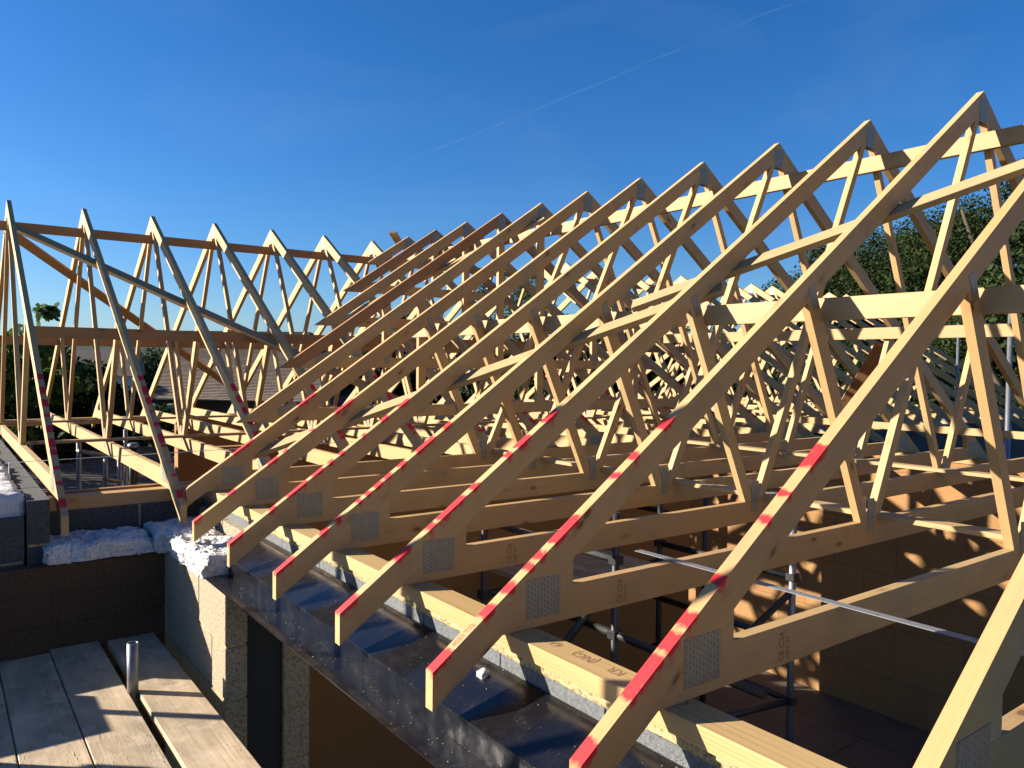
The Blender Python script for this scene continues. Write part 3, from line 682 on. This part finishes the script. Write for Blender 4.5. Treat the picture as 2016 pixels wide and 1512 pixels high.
# steel lintel
def lintel():
    t = empty('lintel', (1.2, 2.0, -1.05))
    def sheet(name, prof, y0, y1, th=0.004):
        mb = MB(); pts = prof+[(x, z-th) if abs(prof[-1][1]-prof[0][1]) < 0.01 else (x+th, z-th*0.2) for x, z in prof[::-1]]
        mb.prism(pts, y0, y1, (1, 0)); o = mb.build(name, M['lintel'], t); o.location = (-1.2, -2.0, 1.05); return o
    sheet('sloping_face', [(1.151, -0.970), (1.338, -0.900)], -0.9, 3.93)
    sheet('front_face', [(1.150, -1.046), (1.150, -0.9695)], -0.9, 3.93)
    sheet('flange', [(1.040, -1.049), (1.1495, -1.0462)], -0.9, 3.95)
    mb = MB(); mb.box((1.156, -0.9, -1.043), (1.30, 3.5, -0.985)); o = mb.build('core', M['dpc'], t); o.location = (-1.2, -2, 1.05)
    return tag(t, 'long black steel lintel with sloping top over the dark opening', 'lintel')
lintel()
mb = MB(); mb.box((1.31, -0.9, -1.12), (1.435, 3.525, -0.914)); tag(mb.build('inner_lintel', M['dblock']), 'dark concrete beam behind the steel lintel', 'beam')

mb = MB(); rs = random.Random(5)
def crumb(x, y, z, r):
    vs = [(x+r*rs.uniform(.6, 1)*a, y+r*rs.uniform(.6, 1)*b, z+r*rs.uniform(.4, .9)*(c+0.5)) for a, b, c in ((1, 0, 0), (0, 1, 0), (-1, 0, 0), (0, -1, 0), (0, 0, 1), (0, 0, -1))]
    mb._add(vs, vs, [(0, 1, 4), (1, 2, 4), (2, 3, 4), (3, 0, 4), (1, 0, 5), (2, 1, 5), (3, 2, 5), (0, 3, 5)])
for i in range(150):
    y = rs.uniform(0.3, 3.9); u = rs.random()**0.5; x = 1.155+0.18*u; crumb(x, y, -0.9685+(x-1.151)*0.3743, rs.uniform(.0010, .0032)*(1.6 if rs.random() < .05 else 1))
for i in range(170): crumb(rs.uniform(1.045, 1.145), rs.uniform(0.3, 3.9), -1.0455, rs.uniform(.001, .0035))
for i in range(160): crumb(1.15-rs.uniform(0, .002), rs.uniform(0.3, 3.9), rs.choice((-0.9705, -1.045)), rs.uniform(.001, .0025))
tag(mb.build('mortar_crumbs', M['mortar']), 'fine mortar crumbs scattered over the black lintel', 'mortar crumbs', kind='stuff')
# building shell: floor, tan inner walls
mb = MB(); mb.box((1.45, -3.0, -3.42), (13.0, 11.6, -3.30)); tag(mb.build('upper_floor', M['floor']), kind='structure')
mb = MB(); mb.box((1.435, 5.22, -3.3), (6.15, 5.32, -0.79)); tag(mb.build('tan_partition', M['tan']), 'wide tan partition wall facing the camera beneath the trusses', 'partition wall')
t = empty('stud_partition', (6.75, 6.4, -3.3))
for nm, a, b in [('stud', 6.30, 6.345), ('stud', 6.55, 6.595), ('stud', 6.66, 6.705), ('stud', 6.95, 6.995), ('stud', 7.14, 7.185)]:
    mb = MB(); mb.box((a-6.75, -.045, 0), (b-6.75, .045, 2.46), ax=2); mb.build(nm, M['brown'], t)
mb = MB(); mb.box((-0.45, -.045, 2.462), (0.435, .045, 2.51)); mb.build('head_plate', M['brown'], t)
tag(t, 'open timber stud partition at the right end of the tan wall', 'stud wall')
mb = MB(); mb.box((7.205, -3.0, -3.3), (7.315, 11.5, -0.84)); w_ = mb.build('right_wall', M['tanblock'])
tag(w_, 'tall tan wall at the far side of the room with sun patches', 'inner wall')
mb = MB(); mb.box((7.316, -3.0, -6.2), (7.42, 4.6, -0.9)); tag(mb.build('right_outer_wall', M['block']), 'outer block wall beyond the tan wall on the far side', 'block wall')
mb = MB(); mb.box((2.75, 11.62, -6.2), (13.5, 11.74, -0.79)); tag(mb.build('rear_wall', M['tan']), 'rear wall of the wing beneath its trusses', 'inner wall')
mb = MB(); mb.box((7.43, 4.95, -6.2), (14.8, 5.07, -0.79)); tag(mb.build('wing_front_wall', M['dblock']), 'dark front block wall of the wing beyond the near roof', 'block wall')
mb = MB(); mb.box((0.50, 11.6, -0.87), (14.4, 11.7, -0.7855)); tag(mb.build('rear_wall_plate', M['plate']), 'wall plate under the rear ends of the wing trusses', 'wall plate')
mb = MB(); mb.box((1.72, 7.22, -3.3), (3.3, 7.32, -0.79)); tag(mb.build('wing_partition', M['tan']), 'short brown partition wall inside the wing, facing the camera below the chords', 'partition wall')
t = empty('low_box', (6.1, 2.45, -3.3)); mb = MB(); mb.box((-0.2, -0.28, 0), (0.2, 0.28, 0.16)); mb.build('crate_body', M['dpc'], t); mb = MB(); mb.box((-0.21, -0.29, 0.161), (0.21, 0.29, 0.185)); mb.build('lid', M['dpc'], t)
tag(t, 'small black box on the floor at the foot of the tan wall', 'box')

# ------------------------------------------------------------------ scaffold
def tube_thing(name, segs, label, mt='galv', cat='scaffold tube', group='scaffold tubes', r=0.0242, hollow=0.0):
    mb = MB()
    for a, b in segs: mb.tube(a, b, r, 18, hollow=hollow)
    o = mb.build(name, M[mt], smooth=True); return tag(o, label, cat, group)
tube_thing('scaffold_tube', [((0.716, 3.82, -1.62), (0.716, 3.82, -1.285))], 'stub of open scaffold tube standing between the boards', hollow=0.004)
def coupler(mb, p, d=0.036):
    p = Vector(p); mb.box(p-Vector((d, d, 0.028)), p+Vector((d, d, 0.028)))
def tower():
    t = empty('access_tower', (4.1, 3.5, -3.3))
    def tb(name, a, b, mt='dtube', r=0.0242):
        mb = MB(); mb.tube(Vector(a)-t.location, Vector(b)-t.location, r, 16); return mb.build(name, M[mt], t, smooth=True)
    P = {'A': (4.86, 3.19), 'B': (3.43, 3.50), 'C': (3.12, 4.50), 'D': (4.86, 4.44), 'E': (5.17, 4.22)}
    for k, (x, y) in P.items():
        tb('standard', (x, y, -3.3), (x, y, -0.95 if k != 'B' else -0.93), 'galv' if k == 'A' else 'dtube')
    ALL = []
    def ledger(a, b, mt='dtube'):
        tb('ledger', a, b, mt)
        for q in (a, b): ALL.append(q)
    ledger((3.43, 3.50, -1.228), (3.43, 4.85, -1.228), 'galv'); ledger((3.43, 4.2, -1.70), (3.43, 2.4, -1.70))
    ledger((4.86, 3.19, -1.49), (4.86, 4.44, -1.49)); ledger((4.86, 3.19, -1.95), (4.86, 4.5, -1.95)); ledger((4.86, 3.19, -2.37), (4.86, 4.5, -2.37))
    ledger((5.17, 4.22, -0.99), (5.17, 3.2, -0.99), 'galv'); ledger((5.17, 4.22, -1.30), (5.17, 5.0, -1.30))
    ledger((4.86, 3.19, -2.37), (3.9, 3.35, -2.37)); ledger((3.12, 4.5, -1.64), (4.86, 4.44, -1.64))
    tb('brace', (3.43, 3.6, -1.45), (3.12, 4.6, -2.9)); tb('brace', (3.43, 3.4, -2.4), (4.86, 3.2, -1.6))
    for p in [(3.43, 3.5, -1.228), (3.43, 3.5, -1.70), (4.86, 3.19, -1.49), (4.86, 3.19, -1.95), (4.86, 3.19, -2.37), (5.17, 4.22, -0.99), (4.86, 4.44, -1.49), (3.12, 4.5, -1.64)]:
        mb = MB(); coupler(mb, Vector(p)-t.location); mb.build('coupler', M['dtube'], t, bevel=0.004)
    for i in range(5):
        mb = MB(); x = 3.5+i*0.232; mb.box((x-4.1, 3.9-3.5, -1.64+3.3), (x+0.225-4.1, 5.0-3.5, -1.60+3.3), ax=1); mb.build('deck_board', M['board'], t)
    return tag(t, 'scaffold tower inside the room with a dark boarded platform', 'scaffold tower')
tower()
GS = 'upright scaffold tubes inside the wing'
for (px, y0, d, lab) in [(155, 868, 8.6, 'leftmost upright tube seen through the wing chords'), (208, 903, 8.8, 'second upright tube seen through the wing chords'),
                         (235, 905, 9.0, 'third upright tube seen through the wing chords'), (247, 845, 9.6, 'rightmost and tallest upright tube seen through the wing chords')]:
    p = ray(px, y0)*d; tube_thing('scaffold_tube', [((p.x, p.y, -3.6), (p.x, p.y, p.z))], lab, 'galv', group=GS)
a, b = ray(152, 888)*8.5, ray(262, 905)*9.2
tube_thing('scaffold_tube', [(a, b), (ray(205, 942)*8.7, ray(236, 950)*8.9)], 'short level tube clamped to the upright tubes in the wing', 'galv', group=GS)
for (px, y0, y1, d, lab) in [(1990, 625, 860, 7.4, 'tall scaffold pole at the right edge before the dark trees'), (1887, 655, 760, 13.0, 'thin distant scaffold pole left of the tall one')]:
    p, q = ray(px, y0)*d, ray(px, y1)*d; tube_thing('scaffold_pole', [((p.x, p.y, -6.0), (p.x, p.y, p.z+0.15))], lab, 'galv', group='scaffold poles outside on the right')
# boards
GB = 'scaffold boards under the camera'
labs = ['scaffold board against the block pier, right of the tube stub', 'scaffold board just left of the tube stub', 'third scaffold board from the block pier', 'leftmost visible scaffold board']
xs = [(0.738, 0.968), (0.473, 0.699), (0.246, 0.468), (0.012, 0.241), (-0.218, 0.007), (-0.45, -0.225)]
for i, (xa, xb) in enumerate(xs):
    mb = MB(); mb.box((xa, -2.0, -1.548), (xb, 4.60+0.03*math.sin(i*2.1), -1.51+0.002*math.sin(i*3)), ax=1)
    o = mb.build('scaffold_board', M['board'], bevel=0.003); tag(o, labs[i] if i < 4 else ('scaffold board outside the left edge, %s one' % ('nearer' if i == 4 else 'farther')), 'scaffold board', GB)
mb = MB()
for y in (4.3, 2.9, 1.5, 0.1): mb.tube((-0.9, y, -1.575), (1.0, y, -1.575), 0.0242)
tag(mb.build('transom_tubes', M['dtube'], smooth=True), 'cross tubes carrying the scaffold boards', 'scaffold tube')
# guard rails and uprights on the open side of the scaffold (they cast the long shadows on the boards)
mb = MB(); mb.box((-0.93, 0.5, -0.84), (-0.89, 4.4, -0.74), ax=1); tag(mb.build('guard_board', M['board']), 'guard board along the open left side of the scaffold', 'guard rail')
for y, w in ((4.605, 'farthest'), (3.935, 'middle'), (2.965, 'nearest')):
    tube_thing('scaffold_upright', [((-0.5, y, -6), (-0.5+(0.1 if w == 'middle' else 0), y, 1.1))], 'upright tube on the open left side, %s one of three' % w, 'galv', group='uprights on the open left side')
mb = MB()  # added blocks out of view, shaped to throw a broad shadow across the boards
for r_ in range(2):
    for c_ in range(2): mb.box((-0.72+r_*0.02, 4.2+c_*0.21, -1.51+r_*0.216), (-0.28, 4.40+c_*0.21, -1.51+r_*0.216+0.213))
tag(mb.build('shadow_caster_blocks', M['dblock'], bevel=0.004), 'unseen blocks added beyond the left edge to shade the boards', 'shadow caster')

# ------------------------------------------------------------------ insulation wool
def wool(a, b, lab, seed, amp=0.03, res=0.0095, edge=0.03):
    (x0, y0, z0), (x1, y1, z1) = a, b; vs, fs, idx = [], [], {}
    nx, ny, nz = [max(2, int((q-p)/res)) for p, q in zip(a, b)]
    def vid(i, j, k):
        if (i, j, k) not in idx:
            p = Vector((x0+(x1-x0)*i/nx, y0+(y1-y0)*j/ny, z0+(z1-z0)*k/nz)); c = Vector(((x0+x1)/2, (y0+y1)/2, z0))
            q = p*9+Vector((seed, 0, 0)); n = mnoise.noise_vector(q)*amp*0.8+mnoise.noise_vector(p*30+Vector((seed, 3, 1)))*amp*0.22+mnoise.noise_vector(p*70)*amp*0.34+mnoise.noise_vector(p*130)*amp*0.22
            for ax, m_ in ((0, nx), (1, ny)):
                t_ = (i if ax == 0 else j); dd = min(t_, m_-t_)*res
                if k > 0 and dd < edge: n.z -= (edge-dd)*0.55*k/nz
            if k == 0: n.z = 0
            idx[(i, j, k)] = len(vs); vs.append(p+n)
        return idx[(i, j, k)]
    for i in range(nx):
        for j in range(ny): fs.append((vid(i, j, nz), vid(i+1, j, nz), vid(i+1, j+1, nz), vid(i, j+1, nz)))
    for k in range(nz):
        for i in range(nx):
            fs.append((vid(i, 0, k), vid(i+1, 0, k), vid(i+1, 0, k+1), vid(i, 0, k+1))); fs.append((vid(i+1, ny, k), vid(i, ny, k), vid(i, ny, k+1), vid(i+1, ny, k+1)))
        for j in range(ny):
            fs.append((vid(0, j+1, k), vid(0, j, k), vid(0, j, k+1), vid(0, j+1, k+1))); fs.append((vid(nx, j, k), vid(nx, j+1, k), vid(nx, j+1, k+1), vid(nx, j, k+1)))
    me = bpy.data.meshes.new('insulation_batt'); me.from_pydata([tuple(v) for v in vs], [], fs); me.materials.append(M['wool']); me.update()
    me.polygons.foreach_set('use_smooth', [True]*len(fs))
    o = bpy.data.objects.new('insulation_batt', me); COL.objects.link(o); return tag(o, lab, 'insulation', 'white insulation wool on the walls')
wool((0.47, 4.655, -1.075), (0.985, 5.02, -0.985), 'long white wool batt on the brown wall, under the two tails', 1.0)
wool((0.995, 4.60, -1.075), (1.30, 5.02, -0.965), 'white wool batt tucked into the inside corner of the walls', 4.0)
wool((1.03, 3.86, -1.056), (1.29, 4.60, -0.955), 'white wool spilling over the top of the block pier', 9.0, amp=0.03)
wool((0.05, 4.80, -0.832), (0.375, 8.2, -0.715), 'sunlit white wool on the wall at the left edge', 15.0, amp=0.03, res=0.03)
wool((1.272, 1.845, -0.932), (1.298, 1.875, -0.895), 'tiny white tuft of wool lying on the steel lintel', 3.0, amp=0.012, res=0.006, edge=0.01)

# ------------------------------------------------------------------ surroundings
def quad_big(name, pts, mt, kind='structure'):
    mb = MB(); mb._add(pts, pts, [tuple(range(len(pts)))]); return tag(mb.build(name, mt), kind=kind)
quad_big('ground', [(-3000, -3000, -6.2), (3000, -3000, -6.2), (3000, 3000, -6.2), (-3000, 3000, -6.2)], M['ground'])
# wooded hills
hv, hf = [], []; NX, NY = 90, 14
for j in range(NY+1):
    for i in range(NX+1):
        px = -900+i*45; d = 500+j*110; r_ = ray(px, 700); r_.z = 0; r_.normalize(); p = r_*d
        hgt = max(0, math.sin(min(1, j/9)*math.pi/2))*(34+16*mnoise.noise(Vector((px*0.0035, j*0.3, 2)))+4*mnoise.noise(Vector((px*0.03, j*1.3, 5))))
        hv.append((p.x, p.y, -6.4+hgt+mnoise.noise(Vector((px*.2, j*3.1, 0)))*2.5*(j > 0)))
for j in range(NY):
    for i in range(NX):
        a = j*(NX+1)+i; hf.append((a, a+1, a+NX+2, a+NX+1))
mb = MB(); mb._add(hv, hv, hf); tag(mb.build('hills', M['hill'], smooth=True), kind='structure')

def tiled(name, ridge_a, ridge_b, eave_a, eave_b, mt, parent, course=0.13):
    """tiled slope: every course a slab tilted over the one below"""
    ra, rb, ea, eb = map(Vector, (ridge_a, ridge_b, eave_a, eave_b)); ln = ((ra-ea).length+(rb-eb).length)/2; n = max(2, int(ln/course))
    nrm = (eb-ea).cross(ra-ea).normalized()
    if nrm.z < 0: nrm = -nrm
    mb = MB()
    for k in range(n):
        t0, t1 = k/n, (k+1.15)/n
        a0, b0, a1, b1 = ea.lerp(ra, t0), eb.lerp(rb, t0), ea.lerp(ra, min(t1, 1)), eb.lerp(rb, min(t1, 1))
        lift = nrm*0.028
        vs = [a0+lift, b0+lift, b1, a1, a0-nrm*0.0, b0-nrm*0.0]
        w = (b0-a0).length
        gs = [(0, k+.5, 0), (w, k+.5, 0), (w, k+.5, 0), (0, k+.5, 0), (0, k+.5, 0), (w, k+.5, 0)]
        mb._add(vs, gs, [(0, 1, 2, 3), (4, 5, 1, 0)])
    o = mb.build(name, mt, parent); so = o.modifiers.new('s', 'SOLIDIFY'); so.thickness = 0.02; so.offset = -1; return o
def house_part(mb_fn, name, mt, parent):
    mb = MB(); mb_fn(mb); return mb.build(name, mt, parent)
# neighbour's big brown roof
h = empty('neighbour_house'); 
RA, RB = ray(352, 652)*25, ray(610, 655)*25; EA, EB = ray(285, 785)*18.5, ray(640, 812)*17.5
RB.z = RA.z; EB.z = EA.z
tiled('roof', RA, RB, EA, EB, M['tile'], h)
hd = (RB-RA).normalized(); back = Vector((-hd.y, hd.x, 0)); back = back if back.dot(Fv) > 0 else -back
mb = MB()
depth = (RA-EA).dot(back); 
W0, W1 = EA+hd*0.6+back*0.5, EB-hd*0.6+back*0.5
lw = [(W0.x, W0.y), (W1.x, W1.y), (W1.x+back.x*(2*depth-1), W1.y+back.y*(2*depth-1)), (W0.x+back.x*(2*depth-1), W0.y+back.y*(2*depth-1))]
vs = [(x, y, -6.2) for x, y in lw]+[(x, y, EA.z-0.05) for x, y in lw]
mb._add(vs, vs, [(0, 1, 5, 4), (1, 2, 6, 5), (2, 3, 7, 6), (3, 0, 4, 7)]); mb.build('wall', M['dblock'], h)
EA2, EB2 = EA+back*2*depth, EB+back*2*depth
tiled('roof', RA, RB, EA2, EB2, M['tile'], h, 0.2)
mb = MB(); mb.bar(EA-hd*0.02+Vector((0, 0, -0.06)), EA+hd*5+Vector((0, 0, -0.06)), 0.1, 0.09); mb.build('gutter', M['dpc'], h)
tag(h, "neighbour's house with a large brown tiled roof, seen through the wing trusses", 'house')
# lower neighbour roof, seen down between the chords
h = empty('lower_house'); RA, RB = ray(-40, 872)*17, ray(430, 860)*19; EA, EB = ray(-60, 1060)*11.5, ray(420, 1040)*12
RB.z = RA.z; EB.z = EA.z
tiled('roof', RA, ray(330, 880)*18.2, EA, EB, M['tile2'], h)
mb = MB(); c = (RA+RB)/2; 
vs = []
for q in (EA+Vector((.4, .4, -.1)), EB+Vector((-.4, .4, -.1)), RB+Vector((0, 1, -.6)), RA+Vector((0, 1, -.6))): vs += [(q.x, q.y, -6.2), (q.x, q.y, q.z-0.05)]
mb._add(vs, vs, [(0, 2, 3, 1), (2, 4, 5, 3), (4, 6, 7, 5), (6, 0, 1, 7)]); mb.build('wall', M['dblock'], h)
mb = MB(); p = ray(262, 878)*12.5; mb.tube((p.x, p.y, p.z-0.9), (p.x, p.y, p.z-0.02), 0.06, 14); mb.build('flue', M['dtube'], h, smooth=True)
mb = MB(); mb.tube((p.x, p.y, p.z-0.02), (p.x, p.y, p.z+0.05), 0.11, 16, r1=0.06); mb.build('flue_cap', M['galv'], h, smooth=True)
tag(h, 'lower house with grey brown tiles, glimpsed down between the wing chords', 'house')
# small far house on the left
h = empty('far_house'); c = ray(160, 700)*75; c.z = -2.2
mb = MB(); mb.box((-5, -4, -4), (5, 4, 0.6)); mb.build('wall', M['render'], h)
mb = MB(); mb.prism([(-4.4, 0.6), (4.4, 0.6), (0, 3.1)], -5.2, 5.2, (1, 0)); o = mb.build('roof', M['tile2'], h); o.rotation_euler = (0, 0, R(90))
for sx in (-3, 0, 3):
    mb = MB(); mb.box((sx-0.5, -4.05, -1.6), (sx+0.5, -3.99, -0.3)); w1 = mb.build('window', M['white'], h); mb = MB(); mb.box((sx-0.42, -4.08, -1.52), (sx+0.42, -4.055, -0.38)); mb.build('pane', M['glass'], w1)
h.location = c; h.rotation_euler = (0, 0, -0.3); tag(h, 'small pale distant house beyond the trees on the left', 'house')

def tree(base, height, rad, leaves, size, mt, label, seed, zlow=0.25, lumps=26, flat=0.8, cat='tree', group='trees round the site', elong=1.0, big=False):
    rs = np.random.RandomState(seed); t = empty('tree', base)
    mb = MB(); tr = rad*0.09+0.06
    mb.tube((0, 0, 0), (0, 0, height*0.55), tr, 10, r1=tr*0.55)
    tips = []
    for i in range(9):
        a = i*2.4+rs.rand(); z0 = height*(0.25+0.3*rs.rand()); e = Vector((math.cos(a)*rad*0.62, math.sin(a)*rad*0.62, height*(0.5+0.35*rs.rand())))
        mb.tube((0, 0, z0), e, tr*0.4, 7, r1=tr*0.1)
    mb.build('trunk', M['bark'], t, smooth=True)
    # lumps of foliage spread through the crown
    cs = []
    zc = height*(1+zlow)/2; hz = height*(1-zlow)/2
    while len(cs) < lumps:
        p = rs.uniform(-1, 1, 3); r_ = np.linalg.norm(p)
        if 0.25 < r_ < 1: cs.append((p[0]*rad*0.85, p[1]*rad*0.85, zc+p[2]*hz*0.85, rad*rs.uniform(0.20, 0.42)))
    cs = np.array(cs); k = rs.randint(0, lumps, leaves); d = rs.normal(size=(leaves, 3)); d /= np.linalg.norm(d, axis=1)[:, None]
    rr = rs.rand(leaves)**0.42
    P = cs[k, :3]+d*(cs[k, 3]*rr)[:, None]*np.array([1, 1, flat])
    n = rs.normal(size=(leaves, 3)); n[:, 2] += 0.6; n += d*0.8; n /= np.linalg.norm(n, axis=1)[:, None]
    u = np.cross(n, rs.normal(size=(leaves, 3))); u /= np.linalg.norm(u, axis=1)[:, None]; v = np.cross(n, u)
    s = size*rs.uniform(0.55, 1.3, leaves)[:, None]
    if big:   # pointed broad leaf of six corners
        cor = [(-1, 0), (-.45, .62), (.3, .5), (1, 0), (.3, -.5), (-.45, -.62)]
    else: cor = [(-1, 0), (0, .55*elong), (1, 0), (0, -.55*elong)]
    V = np.stack([P+u*s*a+v*s*b+n*s*(-0.18*abs(a)) for a, b in cor], 1).reshape(-1, 3); m_ = len(cor)
    me = bpy.data.meshes.new('crown'); me.vertices.add(len(V)); me.vertices.foreach_set('co', V.ravel())
    me.loops.add(len(V)); me.loops.foreach_set('vertex_index', np.arange(len(V), dtype=np.int32))
    me.polygons.add(leaves); me.polygons.foreach_set('loop_start', np.arange(0, len(V), m_, dtype=np.int32)); me.update()
    tone = np.repeat(np.clip(rs.rand(leaves)*0.7+(cs[k, 3]/rad-0.2), 0, 1), m_)
    at = me.attributes.new('tone', 'FLOAT', 'POINT'); at.data.foreach_set('value', tone.astype(np.float32))
    me.materials.append(M[mt]); o = bpy.data.objects.new('crown', me); COL.objects.link(o); o.parent = t
    return tag(t, label, cat, group)
def tree_at(px, py_top, d, rad, leaves, size, mt, label, seed, **kw):
    p = ray(px, py_top)*d; return tree((p.x, p.y, -6.2), p.z+6.2, rad, leaves, size, mt, label, seed, **kw)
tree_at(1690, 440, 27, 3.6, 90000, 0.062, 'leaf', 'dark green tree right of centre, its left side against the sky', 1, lumps=60)
tree_at(1840, 372, 25, 3.6, 90000, 0.062, 'leaf', 'tall dark green tree between the two tallest near apexes', 2, lumps=60)
tree_at(2000, 262, 23, 3.6, 90000, 0.060, 'leaf', 'tallest tree, at the right edge of the picture', 3, lumps=60)
tree_at(1930, 470, 20, 3.0, 70000, 0.055, 'leaf', 'lower bushy tree in front of the tallest tree at the right', 4, lumps=50, zlow=0.1)
tree_at(2080, 420, 17, 2.8, 12000, 0.09, 'leaf', 'tree just beyond the right edge of the picture', 5, lumps=30, zlow=0.1)
tree_at(1575, 520, 30, 2.8, 50000, 0.065, 'leaf', 'low dark tree left of the big right hand trees', 6, lumps=36, zlow=0.1)
tree_at(1760, 560, 24, 3.2, 60000, 0.060, 'leaf', 'dark bushy growth below the tall tree, behind the wing rafters', 22, lumps=46, zlow=0.05)
tree_at(1240, 514, 34, 1.9, 9000, 0.11, 'leaf3', 'small dark pine top showing above the farthest white plated trusses', 7, lumps=20)
tree_at(1040, 488, 32, 2.2, 9000, 0.11, 'leaf3', 'spiky pine behind the middle of the near ridge', 8, lumps=22, elong=0.4)
tree_at(960, 500, 30, 1.9, 8000, 0.11, 'leaf3', 'spiky pine behind the left part of the near ridge', 9, lumps=20, elong=0.4)
tree_at(870, 560, 30, 2.4, 9000, 0.11, 'leaf', 'round dark tree behind the valley frames', 10, lumps=22, zlow=0.1)
tree_at(760, 640, 32, 3.0, 10000, 0.12, 'leaf', 'low dark tree behind the smallest valley frame', 11, lumps=22, zlow=0.1)
tree_at(1000, 620, 26, 3.0, 12000, 0.12, 'leaf', 'bushy tree behind the middle of the wing', 12, lumps=24, zlow=0.05)
tree_at(1150, 600, 26, 3.0, 12000, 0.12, 'leaf', 'bushy tree behind the far end of the wing', 13, lumps=24, zlow=0.05)
tree_at(1330, 610, 27, 2.8, 10000, 0.12, 'leaf', 'low bushy tree under the row of white plated apexes', 14, lumps=24, zlow=0.05)
tree_at(62, 588, 15.5, 1.0, 1100, 0.11, 'leaf2', 'broad leaved tree top above the left binder, leaves large and glossy', 15, lumps=16, big=True, zlow=0.62)
tree_at(5, 622, 15, 0.9, 900, 0.11, 'leaf2', 'broad leaved branch at the left edge', 16, lumps=10, big=True, zlow=0.5)
tree_at(60, 672, 17, 2.6, 16000, 0.10, 'leaf', 'dark bush filling the view under the left binder', 17, lumps=30, zlow=0.02)
tree_at(180, 668, 19, 1.9, 14000, 0.10, 'leaf', 'dark bush right of the larger one under the left binder', 18, lumps=26, zlow=0.02)
tree_at(-60, 640, 18, 2.6, 8000, 0.11, 'leaf', 'dark bush beyond the left edge', 19, lumps=24, zlow=0.02)
tree_at(255, 742, 26, 2.2, 9000, 0.12, 'leaf', 'low dark bush beside the brown tiled roof', 20, lumps=20, zlow=0.02)
tree_at(640, 700, 23, 2.4, 10000, 0.11, 'leaf', 'dark bush at the right end of the brown tiled roof', 21, lumps=22, zlow=0.02)
for i, (px, py, d) in enumerate([(300, 690, 120), (230, 688, 100), (400, 690, 130), (520, 690, 110), (100, 680, 90), (1450, 640, 60), (1550, 640, 50)]):
    tree_at(px, py, d, 6, 4000, 0.35, 'leaf', ['distant tree above the brown roof ridge', 'distant tree left of the brown roof', 'distant tree behind the brown roof', 'distant tree at the right of the brown roof', 'distant tree far left beyond the dark bushes',
             'distant tree left of the big right hand trees', 'distant tree nearly hidden by the big right hand trees'][i], 40+i, lumps=24, zlow=0.05, group='distant trees')
